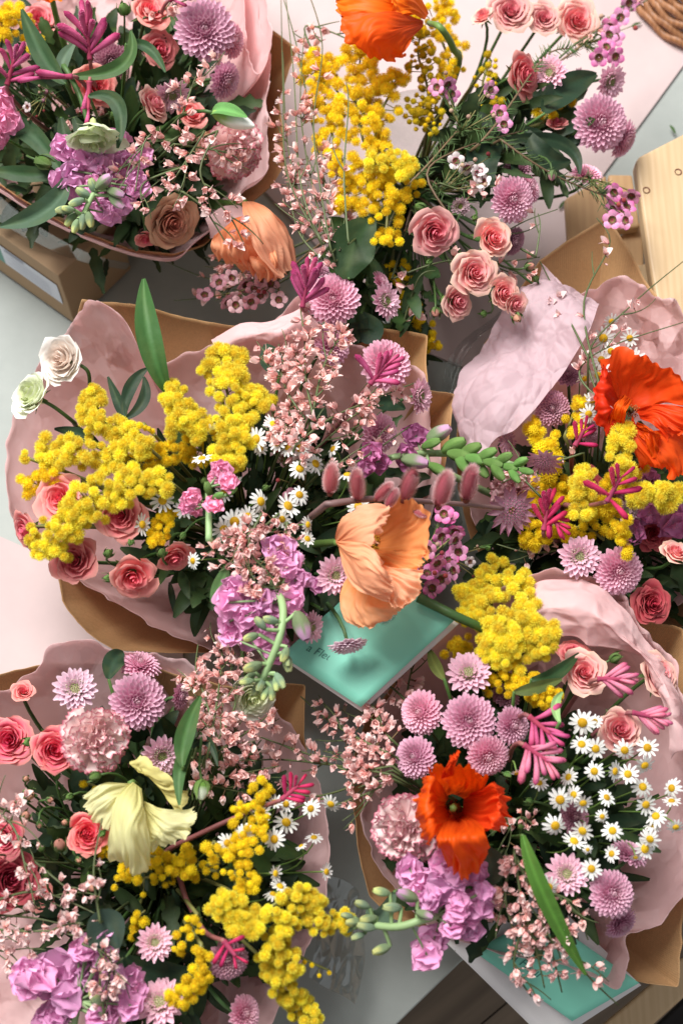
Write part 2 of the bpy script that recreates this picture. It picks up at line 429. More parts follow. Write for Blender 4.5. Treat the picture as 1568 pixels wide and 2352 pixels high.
def bud_mesh(seed, pet, col=(.10, .20, .05)):
    r = random.Random(seed); b = MB()
    def f(u, v):
        a = u * 2 * pi; z = v * 1.5; R = math.sin(clamp(v * .93 + .05) * pi) ** .65 * .62 * (1 - .25 * v)
        R *= 1 + .05 * math.cos(a * 5 + v * 3)
        return Vector((R * math.cos(a), R * math.sin(a), z - .2))
    b.grid(f, 14, 9, lambda u, v: mix(col, pet, clamp((v - .45) * 4)), True)
    for i in range(5):
        a = 2 * pi * i / 5 + r.uniform(-.15, .15); L = r.uniform(1.1, 1.75); o = r.uniform(0, .35)
        def g(u, v, a=a, L=L, o=o):
            uu = u * 2 - 1; w_ = .30 * (1 - v) ** .8 + .01
            R = .30 + .42 * math.sin(min(v * 1.1, 1) * pi * .9) * .9 + o * v * v
            return Matrix.Rotation(a, 3, 'Z') @ Vector((R - uu * uu * .05, uu * w_, -.18 + L * v))
        b.grid(g, 2, 6, lambda u, v: mix(col, (.24, .33, .13), v * .5 + .1))
    return b.mesh('bud', 'leaf')
def chamomile_petals(seed, n=14, droop=.0):
    r = random.Random(seed); b = MB()
    for i in range(n):
        a = 2 * pi * i / n + r.uniform(-.09, .09); L = r.uniform(.86, 1.04); dz = -droop + r.uniform(-.12, .10); W = r.uniform(.12, .15)
        if r.random() < .07: L *= .75
        def f(u, v, a=a, L=L, dz=dz, W=W):
            uu = u * 2 - 1; R = .28 + (L - .28) * v; ww = W * (.55 + .75 * v if v < .6 else (1.0 - (v - .6) * 1.3))
            return Matrix.Rotation(a, 3, 'Z') @ Vector((R, uu * ww, .06 + dz * v * v + uu * uu * .03))
        b.grid(f, 2, 4, lambda u, v: mix((.80, .80, .74), (.90, .90, .88), v))
    return b.mesh('petals', 'petal')
def chamomile_disc():
    b = MB(); b.ball((0, 0, .05), .34, 12, 8, (.78, .46, .015), (1, 1, .75))
    for i in range(110):
        t = (i + .5) / 110; a = i * 2.39996; th = t ** .5 * 1.5
        p = Vector((math.sin(th) * math.cos(a) * .34, math.sin(th) * math.sin(a) * .34, .05 + math.cos(th) * .255))
        b.ball(p, .026, 4, 3, (.86, .60, .03) if t > .15 else (.55, .42, .04))
    return b.mesh('disc', 'petal')
def pompom_mesh(seed, col, hairs=520, hl=.62, core=.52):
    r = random.Random(seed); b = MB()
    dk = mix(col, (.92, .58, .01), .55)
    b.ball((0, 0, 0), core * .9, 10, 8, dk)
    for i in range(hairs):
        z = 1 - 2 * (i + .5) / hairs; a = i * 2.39996 + r.uniform(-.1, .1); q = math.sqrt(1 - z * z)
        d = Vector((q * math.cos(a), q * math.sin(a), z)); s = d.orthogonal().normalized()
        s = Matrix.Rotation(r.uniform(0, 6.28), 3, d) @ s
        L = core + hl * r.uniform(.6, 1.0); w_ = .026
        b0 = len(b.v); d2 = (d + s * r.uniform(-.15, .15)).normalized()
        for p in (d * core * .92 - s * w_, d * core * .92 + s * w_, d2 * L + s * w_ * .75, d2 * L - s * w_ * .75): b.v.append(tuple(p))
        kk = r.uniform(.86, 1.0); cc = tuple(c * kk for c in col); b.c += [dk, dk, cc, cc]; b.f.append((b0, b0 + 1, b0 + 2, b0 + 3))
    return b.mesh('pompom', 'mimosa')
def beadball_mesh(seed, col):
    r = random.Random(seed); b = MB(); dk = mix(col, (.85, .5, .01), .6)
    b.ball((0, 0, 0), .74, 10, 8, dk)
    for i in range(70):
        z = 1 - 2 * (i + .5) / 70; a = i * 2.39996; q = math.sqrt(1 - z * z); d = Vector((q * math.cos(a), q * math.sin(a), z)); k = r.uniform(.8, 1.05)
        b.ball(d * .80, .13, 4, 3, tuple(c * k for c in col))
        s = d.orthogonal().normalized() * .03
        for j in range(3):
            e = (d + Vector((r.uniform(-.25, .25), r.uniform(-.25, .25), r.uniform(-.25, .25)))).normalized() * r.uniform(1.0, 1.22)
            b0 = len(b.v); b.v += [tuple(d * .85 - s), tuple(d * .85 + s), tuple(e + s * .7), tuple(e - s * .7)]; b.c += [dk, dk, col, col]; b.f.append((b0, b0 + 1, b0 + 2, b0 + 3))
    return b.mesh('pompom', 'mimosa')
def broom_mesh(seed, tint=0.0):
    "a single small pea-shaped blossom with a dark red calyx, length 1 along +Z"
    r = random.Random(seed); b = MB()
    pk = mix((.95, .54, .50), (.96, .80, .77), r.uniform(0, 1)); dp = mix((.88, .34, .30), (.90, .52, .48), r.random())
    pk = mix(pk, (.95, .80, .78), tint)
    b.ball((0, 0, .10), .10, 6, 4, (.30, .05, .05), (1, 1, 1.3))
    b.ball((0, 0, .55), .17, 6, 6, mix(pk, dp, .5), (.75, .75, 2.4))
    for i, (a, o) in enumerate(((0, .55), (1.9, .32), (-1.9, .32), (pi, .1))):
        if r.random() < .2 and i: continue
        a += r.uniform(-.25, .25); W = r.uniform(.27, .36) * (1.3 if i == 0 else .9); L = r.uniform(.85, 1.1)
        def f(u, v, a=a, o=o, W=W, L=L):
            uu = u * 2 - 1; ww = W * math.sin(clamp(v * .82 + .14) * pi) ** .7
            return Matrix.Rotation(a, 3, 'Z') @ Vector((.06 + o * v * v + .1 * v - uu * uu * .08, uu * ww, .12 + L * v * (1 - .25 * o)))
        b.grid(f, 2, 4, lambda u, v, i=i: mix(dp, pk, clamp(v * 1.3)) if i else mix(mix(pk, dp, .3), pk, v))
    return b.mesh('blossom', 'petal')
def broom_bud(seed):
    b = MB(); b.ball((0, 0, .15), .16, 6, 4, (.25, .04, .05)); b.ball((0, 0, .5), .19, 6, 6, (.86, .58, .56), (.8, .8, 2.1))
    return b.mesh('bud', 'petal')
def poppy_petal(seed, cols, W=62, cup=.75, curl=0.0, L=1.0, ruf=1.0, fold=0.0):
    c1, c2, c3 = cols; r = random.Random(seed); b = MB(); sd = r.uniform(0, 90)
    def f(u, v):
        uu = u * 2 - 1; wv = math.radians(W) * (.5 + .5 * v ** .7)
        a = uu * wv
        edge = 1 - .25 * abs(uu) ** 3 + .07 * nz(uu * 3.2 + sd, 3.1, 0) + .014 * nz(uu * 19 + sd, 1.7, 0)
        s = v * L * edge
        th = cup * s * 1.15           # bends up like a bowl
        R = .10 + (math.sin(th) / cup if cup > .05 else s) * .95
        z = (1 - math.cos(th)) / max(cup, .05)
        cr = nz(uu * 9 + sd, v * .9, sd) * .085 + nz(uu * 24 + sd, v * 1.6, 2) * .032 + nz(uu * 3 + sd, v * 2.5, 7) * .16
        wob = math.sin(uu * 13 + sd) * .055 * v ** 5
        k = ruf * v ** 1.1
        R2 = R + (cr * math.sin(th) * -1 - wob) * k + curl * v ** 4
        z2 = z + (cr * math.cos(th) + wob) * k - abs(curl) * .5 * v ** 5 + fold * uu * v * v
        return Vector((R2 * math.cos(a), R2 * math.sin(a), z2))
    def col(u, v):
        q = .5 + .5 * nz((u * 2 - 1) * 22 + sd, v * 1.5, 5)
        return mix(mix(c1, c2, clamp(v * 1.2)), c3, clamp((q - .35) * .9) * .6 + clamp((v - .9) * 6) * .4)
    b.grid(f, 44, 22, col)
    return b.mesh('petal', 'thin_petal')
def stamens_mesh(seed, col, pod=(.20, .26, .08), n=90):
    r = random.Random(seed); b = MB()
    b.ball((0, 0, .16), .13, 10, 6, pod, (1, 1, 1.3))
    for i in range(n):
        a = r.uniform(0, 2 * pi); o = r.uniform(.12, .34); h = r.uniform(.22, .40)
        p0 = Vector((.08 * math.cos(a), .08 * math.sin(a), .03)); p1 = Vector((o * math.cos(a), o * math.sin(a), h))
        b.tube([p0, (p0 + p1) / 2 + Vector((0, 0, -.03)), p1], .007, 3, mix(col, (.1, .08, .02), .4)); b.ball(p1, .028, 5, 4, col, (1, 1, 1.5))
    return b.mesh('stamens', 'petal')
def carnation_mesh(seed, body, edge, n=34, zig=1.0):
    r = random.Random(seed); b = MB()
    for i in range(n):
        t = (i + .5) / n; a0 = i * 2.39996 + r.uniform(-.2, .2)
        pol = math.radians(8 + 90 * t ** .7 + r.uniform(-8, 8)); L = lerp(.62, 1.0, t ** .6) * r.uniform(.9, 1.06); sd = r.uniform(0, 99)
        roll = r.uniform(-1.1, 1.1) * (1 - .6 * t)
        d = Vector((math.sin(pol), 0, math.cos(pol))); s = Vector((0, 1, 0)); nn = d.cross(s)
        s = Matrix.Rotation(roll, 3, d) @ s; nn = Matrix.Rotation(roll, 3, d) @ nn
        R3 = Matrix.Rotation(a0, 3, 'Z'); hw = lerp(.32, .56, t) * r.uniform(.9, 1.2); bend = r.uniform(-.1, .25)
        def f(u, v, d=d, s=s, nn=nn, R3=R3, hw=hw, L=L, sd=sd, bend=bend):
            uu = u * 2 - 1; k = int(u * 14 + .5)
            zz = zig * (.045 if k % 2 else -.03) * (1 if v > .99 else 0)
            LL = L * (1 - .16 * uu * uu + zz)
            wave = (math.sin(uu * 7 + sd) * .09 + nz(uu * 5 + sd, v * 2, 0) * .14) * v ** 1.6
            return R3 @ (d * (LL * (.3 + .7 * v)) + s * (uu * hw * (.18 + .82 * v ** .8)) + nn * (wave + bend * v * v))
        def col(u, v):
            if v > .99: return edge
            if v > .86: return mix(body, (.95, .82, .80), .5)
            return mix(mix(body, edge, .15 * clamp(1 - v * 2)), (.93, .78, .76), .35 * abs(math.sin(u * 20 + i)))
        b.grid(f, 14, 9, col)
        # thin coloured rim: last row only
    b.ball((0, 0, .15), .35, 8, 6, mix(body, edge, .5), (1, 1, .8))
    return b.mesh('carnation_bloom', 'petal')
def floret_mesh(seed, col, col2, n=9, mat='petal'):
    "ruffled stock floret"
    r = random.Random(seed); b = MB()
    for i in range(n):
        t = i / n; a0 = i * 2.39996 + r.uniform(-.2, .2); pol = math.radians(25 + 65 * t ** .6); L = lerp(.6, 1.0, t); sd = r.uniform(0, 99)
        d = Vector((math.sin(pol), 0, math.cos(pol))); s = Vector((0, 1, 0)); nn = d.cross(s) * -1; R3 = Matrix.Rotation(a0, 3, 'Z')
        hw = r.uniform(.50, .68)
        def f(u, v, d=d, s=s, nn=nn, R3=R3, L=L, sd=sd, hw=hw):
            uu = u * 2 - 1; LL = L * (1 - .25 * abs(uu) ** 2.2)
            w_ = nz(uu * 1.3 + sd, v * 1.2, 0) * .22 * v + math.sin(uu * 5 + sd) * .06 * v * v
            return R3 @ (d * (LL * v) + s * (uu * hw * math.sin(clamp(v * .85 + .06) * pi) ** .75) + nn * (w_ + .2 * v * v - .25 * v ** 4))
        kk = r.uniform(.85, 1.12)
        b.grid(f, 8, 7, lambda u, v, kk=kk: tuple(c * kk for c in mix(col2, col, clamp(v * 2 + .1 * math.sin(u * 25)))))
    return b.mesh('floret', mat)
def greenbud_mesh(seed, c1=(.27, .38, .20), c2=(.72, .76, .28)):
    b = MB()
    def f(u, v):
        a = u * 2 * pi; R = .36 * math.sin(clamp(v * .86 + .06) * pi) ** .6 * (1 + .10 * math.cos(4 * a))
        return Vector((R * math.cos(a), R * math.sin(a), v * 1.35))
    b.grid(f, 16, 9, lambda u, v: mix(c1, c2, clamp((v - .5) * 4) if int(u * 16) % 4 else clamp((v - .8) * 5)), True)
    return b.mesh('bud', 'leaf')
def tube_flower_mesh(seed, c1=(.30, .02, .09), c2=(.66, .13, .29)):
    "furry finger of a kangaroo paw, length 1 along +Z with a slight bend"
    r = random.Random(seed); b = MB(); be = r.uniform(-.25, .25)
    pts = [Vector((be * t * t, 0, t)) for t in [k / 10 for k in range(11)]]
    rad = lambda t: .042 + .042 * math.sin(clamp(t * 1.05) * pi * .62) ** 2 if t < .9 else lerp(.08, .012, (t - .9) / .1)
    b.tube(pts, rad, 8, lambda t: mix(mix(c1, c2, math.sin(t * pi)), c1, clamp(t - .75) * 2.5))
    for i in range(260):
        t = r.uniform(.03, .97); a = r.uniform(0, 2 * pi); c = Vector((be * t * t, 0, t)); q = rad(t)
        d = Vector((math.cos(a), math.sin(a), .25)); p = c + d * q * .97; e = c + d * (q + .028); s = Vector((-math.sin(a), math.cos(a), 0)) * .006
        b0 = len(b.v); b.v += [tuple(p - s), tuple(p + s), tuple(e)]; cc = mix(c2, (.9, .5, .6), .3); b.c += [cc] * 3; b.f.append((b0, b0 + 1, b0 + 2))
    return b.mesh('flower_tube', 'fuzz')
def wax_mesh(seed, col, cen=(.22, .03, .08), n=5):
    r = random.Random(seed); b = MB()
    for i in range(n):
        a0 = 2 * pi * i / n + r.uniform(-.1, .1)
        def f(u, v, a0=a0):
            uu = u * 2 - 1; ww = .42 * math.sin(clamp(v * .86 + .1) * pi) ** .55
            return Matrix.Rotation(a0, 3, 'Z') @ Vector((.34 + .62 * v, uu * ww, .30 + .18 * v - .1 * uu * uu))
        b.grid(f, 4, 4, lambda u, v: mix(mix(col, (.95, .8, .85), .35), col, v))
    def g(u, v):
        a = u * 2 * pi; R = [.16, .30, .44, .40, .30, .05][int(round(v * 5))]; z = [-.35, -.05, .30, .34, .16, .12][int(round(v * 5))]
        return Vector((R * math.cos(a), R * math.sin(a), z))
    b.grid(g, 12, 5, lambda u, v: [(.16, .2, .06), (.25, .1, .08), (.62, .40, .40), cen, (.16, .16, .03), (.4, .05, .1)][int(round(v * 5))], True)
    for i in range(10):
        a = 2 * pi * i / 10; b.ball((.36 * math.cos(a), .36 * math.sin(a), .38), .05, 4, 3, cen)
    return b.mesh('floret', 'petal')
def wax_bud(seed, col):
    b = MB(); b.ball((0, 0, .45), .48, 8, 6, col); b.tube([(0, 0, -.5), (0, 0, .1)], lambda t: .1 + .22 * t, 6, (.14, .18, .05))
    return b.mesh('bud', 'leaf')
def catkin_mesh(seed):
    r = random.Random(seed); b = MB()
    b.ball((0, 0, .5), .5, 12, 10, (.42, .10, .12), (.44, .44, 1))
    for i in range(1500):
        z = 1 - 2 * (i + .5) / 1500; a = i * 2.39996; q = math.sqrt(1 - z * z)
        d = Vector((q * math.cos(a), q * math.sin(a), z)); p = Vector((d.x * .215, d.y * .215, .5 + d.z * .5))
        e = p + Vector((d.x, d.y, d.z * .4 + .5)).normalized() * r.uniform(.09, .20); s = d.orthogonal().normalized() * .008
        b0 = len(b.v); b.v += [tuple(p - s), tuple(p + s), tuple(e)]
        b.c += [(.55, .16, .17), (.55, .16, .17), mix((.80, .42, .42), (.96, .86, .84), r.random())]; b.f.append((b0, b0 + 1, b0 + 2))
    b.ball((0, 0, .02), .12, 6, 4, (.2, .07, .05))
    return b.mesh('catkin', 'fuzz')
def astrantia_mesh(seed):
    r = random.Random(seed); b = MB()
    for k, (n, L) in enumerate(((14, 1.0), (12, .85))):
        for i in range(n):
            a0 = 2 * pi * (i + .5 * k) / n + r.uniform(-.1, .1)
            def f(u, v, a0=a0, L=L, k=k):
                uu = u * 2 - 1; ww = .13 * math.sin(clamp(v * .9 + .12) * pi) ** .8
                return Matrix.Rotation(a0, 3, 'Z') @ Vector((.15 + (L - .15) * v, uu * ww, .05 + .12 * k + .15 * v * v + uu * uu * .04))
            b.grid(f, 2, 5, lambda u, v: mix((.75, .50, .58), (.42, .10, .20), clamp(v * 1.2 - .35)))
    for i in range(60):
        t = (i + .5) / 60; a = i * 2.39996; R = .48 * math.sqrt(t)
        e = Vector((R * math.cos(a) * 1.15, R * math.sin(a) * 1.15, .46 - .2 * t))
        b.tube([(R * .3 * math.cos(a), R * .3 * math.sin(a), .05), e], .010, 3, (.62, .38, .40)); b.ball(e, .036, 5, 4, (.45, .14, .24))
    return b.mesh('bloom', 'petal')

PINKS = dict(tip=(.93, .58, .71), base=(.68, .26, .41))
LIB = {}
LIB['chF'] = [chrys_mesh(1, 135, **PINKS), chrys_mesh(2, 120, **PINKS), chrys_mesh(3, 145, maxpol=106, **PINKS)]
LIB['chO'] = [chrys_open_mesh(4), chrys_open_mesh(5), chrys_open_mesh(6, tip=(.92, .68, .78))]
LIB['chD'] = [chrys_mesh(7, 150, tip=(.70, .38, .48), base=(.36, .11, .20)), chrys_mesh(8, 130, tip=(.74, .42, .52), base=(.38, .12, .22), core=.05)]
LIB['chW'] = [chrys_mesh(9, 80, core=.25, wid=.15, tip=(.92, .80, .86), base=(.7, .48, .58))]
LIB['chG'] = [chrys_open_mesh(10, rings=((.75, 18, 70), (.66, 16, 55), (.6, 14, 40)), tip=(.60, .40, .46), base=(.30, .2, .12), ccol=(.30, .45, .08))]
COR = ((.88, .10, .18), (.94, .33, .30), (.95, .52, .42))
PEA = ((.93, .22, .30), (.97, .56, .50), (.96, .72, .52))
HOT = ((.90, .04, .18), (.94, .20, .26), (.94, .50, .38))
PIN = ((.85, .14, .24), (.92, .42, .42), (.93, .60, .50))
TAN = ((.66, .20, .14), (.72, .42, .26), (.66, .44, .26))
RED = ((.50, .02, .07), (.62, .09, .12), (.66, .20, .18))
LIB['roC'] = [rose_mesh(20, *COR), rose_mesh(21, *COR, layers=7)]
LIB['roP'] = [rose_mesh(22, *PEA), rose_mesh(23, *PEA, layers=7), rose_mesh(24, *PEA, open_=.7)]
LIB['roH'] = [rose_mesh(25, *HOT, layers=9, ruf=.06), rose_mesh(26, *HOT, layers=9, ruf=.05)]
LIB['roK'] = [rose_mesh(27, *PIN, layers=7)]
LIB['roT'] = [rose_mesh(28, *TAN, layers=9)]
LIB['roR'] = [rose_mesh(29, *RED, layers=9, ruf=.07)]
LIB['raW'] = [rose_mesh(30, (.93, .76, .66), (.95, .90, .84), (.95, .93, .88), layers=7, open_=.5, ruf=.04)]
LIB['raG'] = [rose_mesh(31, (.74, .80, .42), (.91, .93, .80), (.93, .94, .85), layers=7, open_=.5, ruf=.05)]
LIB['raY'] = [rose_mesh(32, (.58, .66, .28), (.78, .84, .60), (.82, .86, .66), layers=5, open_=.3, ruf=.12)]
LIB['calyx'] = [calyx_mesh(33), calyx_mesh(34, L=1.1)]
LIB['budP'] = [bud_mesh(35, (.72, .34, .24))]; LIB['budG'] = [bud_mesh(36, (.16, .28, .07), (.11, .23, .05))]
LIB['budW'] = [bud_mesh(38, (.75, .82, .62), (.16, .34, .06))]; LIB['budM'] = [bud_mesh(37, (.45, .2, .25), (.12, .17, .07))]
LIB['cam'] = [chamomile_petals(40), chamomile_petals(41, 14, .12), chamomile_petals(42, 13, .25), chamomile_petals(43, 12, -.1)]
LIB['camd'] = [chamomile_disc()]
YEL = (1.0, .92, .10); YEL2 = (1.0, .80, .04); OLI = (.66, .54, .03)
LIB['pom'] = [pompom_mesh(44 + k, YEL) for k in range(3)]
LIB['pom2'] = [pompom_mesh(47 + k, YEL2, 420, .55, .58) for k in range(2)]
LIB['pom3'] = [beadball_mesh(50, (1.0, .80, .03)), pompom_mesh(51, (1.0, .82, .04), 420, .5, .6), pompom_mesh(54, (1.0, .82, .04), 380, .5, .6)]
LIB['pomO'] = [beadball_mesh(52, OLI), pompom_mesh(53, (.68, .50, .02), 120, .3, .7)]
LIB['bro'] = [broom_mesh(60 + k) for k in range(6)]; LIB['broW'] = [broom_mesh(70 + k, .6) for k in range(4)]
LIB['brob'] = [broom_bud(1)]
LIB['stockL'] = [floret_mesh(80 + k, (.86, .42, .68), (.70, .34, .56), n) for k, n in enumerate((7, 8, 6))]
LIB['stockM'] = [floret_mesh(84, (.62, .20, .42), (.7, .4, .55), 9)]
LIB['almond'] = [floret_mesh(85, (.92, .38, .58), (.95, .62, .72), 12)]
LIB['gbud'] = [greenbud_mesh(1), greenbud_mesh(2, (.25, .36, .23), (.55, .62, .28))]
LIB['snap'] = [greenbud_mesh(3, (.15, .30, .07), (.24, .42, .12))]
LIB['lbud'] = [greenbud_mesh(4, (.24, .32, .16), (.68, .38, .58))]
LIB['paw'] = [tube_flower_mesh(90 + k) for k in range(3)]
LIB['pawP'] = [tube_flower_mesh(93 + k, (.50, .08, .18), (.78, .27, .38)) for k in range(2)]
LIB['pawR'] = [tube_flower_mesh(96, (.30, .01, .05), (.62, .04, .14))]
LIB['waxM'] = [wax_mesh(100, (.74, .13, .42)), wax_mesh(101, (.80, .27, .54))]
LIB['waxD'] = [wax_mesh(102, (.62, .24, .32)), wax_mesh(103, (.78, .46, .50))]
LIB['waxW'] = [wax_mesh(104, (.84, .74, .72), (.45, .12, .2))]
LIB['wbud'] = [wax_bud(1, (.42, .07, .07)), wax_bud(2, (.62, .40, .30))]
LIB['wbudG'] = [wax_bud(3, (.68, .70, .55))]
LIB['catkin'] = [catkin_mesh(1), catkin_mesh(2)]
LIB['astra'] = [astrantia_mesh(1)]
LIB['car'] = [carnation_mesh(110, (.95, .68, .66), (.62, .10, .18)), carnation_mesh(111, (.96, .72, .70), (.64, .12, .20), 36)]
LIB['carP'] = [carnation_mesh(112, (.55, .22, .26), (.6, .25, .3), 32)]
# ------------------------------------------------------------------ bouquets: centre px, radius px, rim height, dome height
BQ = {
 'T': (215, 170, 480, .245, .055, 'top left'), 'V': (960, 420, 520, .20, .10, 'unwrapped top'),
 'C': (540, 1130, 560, .215, .085, 'centre'), 'R': (1400, 1110, 420, .19, .06, 'right'),
 'L': (330, 1960, 520, .20, .075, 'lower left'), 'B': (1210, 1850, 470, .215, .075, 'lower right')}
def hz(c, x, y):
    cx, cy, R, z0, dm, _ = BQ[c]
    return z0 + dm * max(-.6, 1 - ((x - cx) ** 2 + (y - cy) ** 2) / R ** 2)
BIND = {}
for c, (cx, cy, R, z0, dm, _) in BQ.items():
    q = P(cx, cy, z0); BIND[c] = Vector((q.x, q.y, .035))
BIND['V'] = Vector((P(955, 345, .12).x, P(955, 345, .12).y, .03))
GREEN = (.085, .17, .04)
def stem_mesh(pts, r0, r1, col=GREEN, name='stem', sides=5):
    b = MB(); b.tube(pts, lambda t: lerp(r0, r1, t), sides, col); return b.mesh(name, 'stem')
def add_stem(root, p, ax, c, rad, col=(.06, .12, .03), length=.05, via=None, extra=True):
    if via:
        ctl = [p] + [P(*q) for q in via] + [root.location.copy()]
        pts = catmull([v - root.location for v in ctl], 6 * len(ctl))
    else:
        m = p - ax * length
        m.z = max(m.z, root.location.z + .03)
        pts = [v - root.location for v in bez(p, m, root.location.copy(), 10)]
    link('stem', stem_mesh(pts, rad * .8, rad * 1.15, col), root)
def jit(): return Vector((rnd.uniform(-.012, .012), rnd.uniform(-.012, .012), rnd.uniform(-.008, .012)))
def zpos(c, x, y, dz): return P(x, y, hz(c, x, y) + dz)
CHL = {'chF': 'full lilac pink chrysanthemum', 'chO': 'open chrysanthemum with green heart', 'chD': 'dusky mauve chrysanthemum',
       'chW': 'pale chrysanthemum seen from its side', 'chG': 'small brownish chrysanthemum with green centre'}
def chrys(kind, c, x, y, r, tilt=0, az=0, dz=0):
    p = zpos(c, x, y, dz); R, ax = facing(p, tilt, az); s = r * PX(p)
    t = thing('chrysanthemum', 'chrysanthemum', ('large ' if r > 55 and kind == 'chF' else '') + CHL[kind], BIND[c] + jit(), (x, y), 'chrysanthemums in the %s bouquet' % BQ[c][5])
    bl = ch('bloom', rnd.choice(LIB[kind]), t, p, R, s)
    link('calyx', LIB['calyx'][0], bl, Matrix.Translation((0, 0, -.1)) @ Matrix.Scale(.55, 4))
    add_stem(t, p - ax * s * .15, ax, c, .0021, (.06, .12, .04))
ROL = {'roC': 'coral spray rose', 'roP': 'peach spray rose', 'roH': 'hot pink rose with peach rim', 'roK': 'pink spray rose',
       'roT': 'tan pink rose', 'roR': 'deep red pink rose', 'raW': 'cream pink ranunculus', 'raG': 'white green ranunculus', 'raY': 'pale green ranunculus'}
def rose(kind, c, x, y, r, tilt=15, az=0, dz=0, via=None, srad=.0022):
    p = zpos(c, x, y, dz); R, ax = facing(p, tilt, az); s = r * PX(p)
    nm = 'ranunculus' if kind[:2] == 'ra' else 'rose'
    t = thing(nm, nm, ROL[kind], BIND[c] + jit(), (x, y), '%s in the %s bouquet' % ('ranunculus flowers' if nm[0:2] == 'ra' else 'roses', BQ[c][5]))
    bl = ch('bloom', rnd.choice(LIB[kind]), t, p - ax * s * .4, R, s)
    link('calyx', rnd.choice(LIB['calyx']), bl, Matrix.Scale(1.05 if nm == 'rose' else .6, 4))
    add_stem(t, p - ax * s * .5, ax, c, srad, via=via)
BUL = {'budP': 'peach tipped rose bud', 'budG': 'closed green bud', 'budW': 'green and white ranunculus bud', 'budM': 'dark red bud'}
def bud(kind, c, x, y, r, tilt=40, az=90, dz=0, via=None):
    p = zpos(c, x, y, dz); R, ax = facing(p, tilt, az); s = r * PX(p)
    t = thing('flower_bud', 'flower bud', BUL[kind], BIND[c] + jit(), (x, y), 'flower buds in the %s bouquet' % BQ[c][5])
    ch('bud', rnd.choice(LIB[kind]), t, p - ax * s * .5, R, s)
    add_stem(t, p - ax * s * .6, ax, c, .0014, via=via)
def cham(c, x, y, r=29, tilt=None, az=None, dz=0.012):
    lk = 'white chamomile facing up'
    r *= rnd.uniform(.86, 1.08)
    if tilt is None: tilt = rnd.uniform(4, 50)
    if az is None: az = rnd.uniform(0, 360)
    if tilt > 55: lk = 'white chamomile seen side on'
    elif r < 22: lk = 'small white chamomile'
    p = zpos(c, x, y, dz + rnd.uniform(-.006, .006)); R, ax = facing(p, tilt, az); s = r * PX(p)
    t = thing('chamomile', 'chamomile', lk, BIND[c] + jit(), (x, y), 'chamomile flowers in the %s bouquet' % BQ[c][5])
    ch('petals', rnd.choice(LIB['cam']), t, p, R, s); ch('disc', LIB['camd'][0], t, p, R, s)
    add_stem(t, p, ax, c, .0008, (.16, .27, .06), .04)
def spray_curve(c, pts, dz):
    q = [P(x, y, hz(c, x, y) + dz + (e[0] if e else 0)) for x, y, *e in pts]
    return q
def mimosa(c, pts, w, n, r=15, kind='pom', dz=0.0, look='fluffy bright yellow mimosa sprig', col=(.20, .20, .06), zspread=.7):
    q = spray_curve(c, pts, dz); cur = catmull(q, 40); base = BIND[c] + jit()
    mx = sum(p[0] for p in pts) / len(pts); my = sum(p[1] for p in pts) / len(pts)
    t = thing('mimosa_sprig', 'mimosa', look, base, (mx, my), 'mimosa sprigs in the %s bouquet' % BQ[c][5])
    b = MB(); L = t.location
    main = [cur[k] - BACK * .012 - L for k in range(0, 41, 4)]
    b.tube(bez(Vector((0, 0, 0)), main[0] * .6 + Vector((0, 0, .03)), main[0], 6)[:-1] + main, lambda u: lerp(.0022, .001, u), 5, col)
    poms = []
    n = min(int(n * (.6 if kind == 'pom3' else .95)), 100)
    for i in range(n):
        u = (i + rnd.random()) / n; k = u * 40; p0 = cur[min(int(k), 39)].lerp(cur[min(int(k) + 1, 40)], k % 1)
        tg = (cur[min(int(k) + 1, 40)] - cur[max(int(k) - 1, 0)]).normalized()
        sc = PX(p0); pr = (w * (1.12 - .45 * abs(2 * u - 1) ** 3) * (.72 + .75 * abs(nz(u * 4.3 + mx, my, 0)) * 1.3)) * sc
        p0 = p0 + tg.cross(BACK).normalized() * (nz(u * 3.1 + mx, my, 3) * w * .9 * sc) + BACK * (nz(u * 5 + my, mx, 7) * .012)
        best = None
        for _ in range(8):
            a = rnd.uniform(0, 2 * pi); q_ = math.sqrt(rnd.random())
            sd = tg.cross(BACK).normalized()
            p = p0 + sd * (math.cos(a) * q_ * pr) + BACK * (math.sin(a) * q_ * pr * zspread) + tg * rnd.uniform(-.4, .4) * r * sc
            d = min([(p - o_).length for o_, _ in poms[-26:]] + [9])
            if best is None or d > best[0]: best = (d, p)
            if d > r * sc * 1.5: break
        rr = r * sc * (rnd.uniform(.62, 1.2) if kind == 'pom3' else rnd.uniform(.6, 1.08))
        poms.append((best[1], rr))
        if i % 2 == 0: b.tube([p0 - BACK * .012 - L, best[1] - L], .0006, 3, col, False)
    link('stem', b.mesh('stem', 'stem'), t)
    for p, rr in poms:
        e = Matrix.Rotation(rnd.uniform(0, 6), 3, 'Z') @ Matrix.Rotation(rnd.uniform(0, 3), 3, 'X')
        ch('pompom', rnd.choice(LIB[kind]), t, p, e, rr)
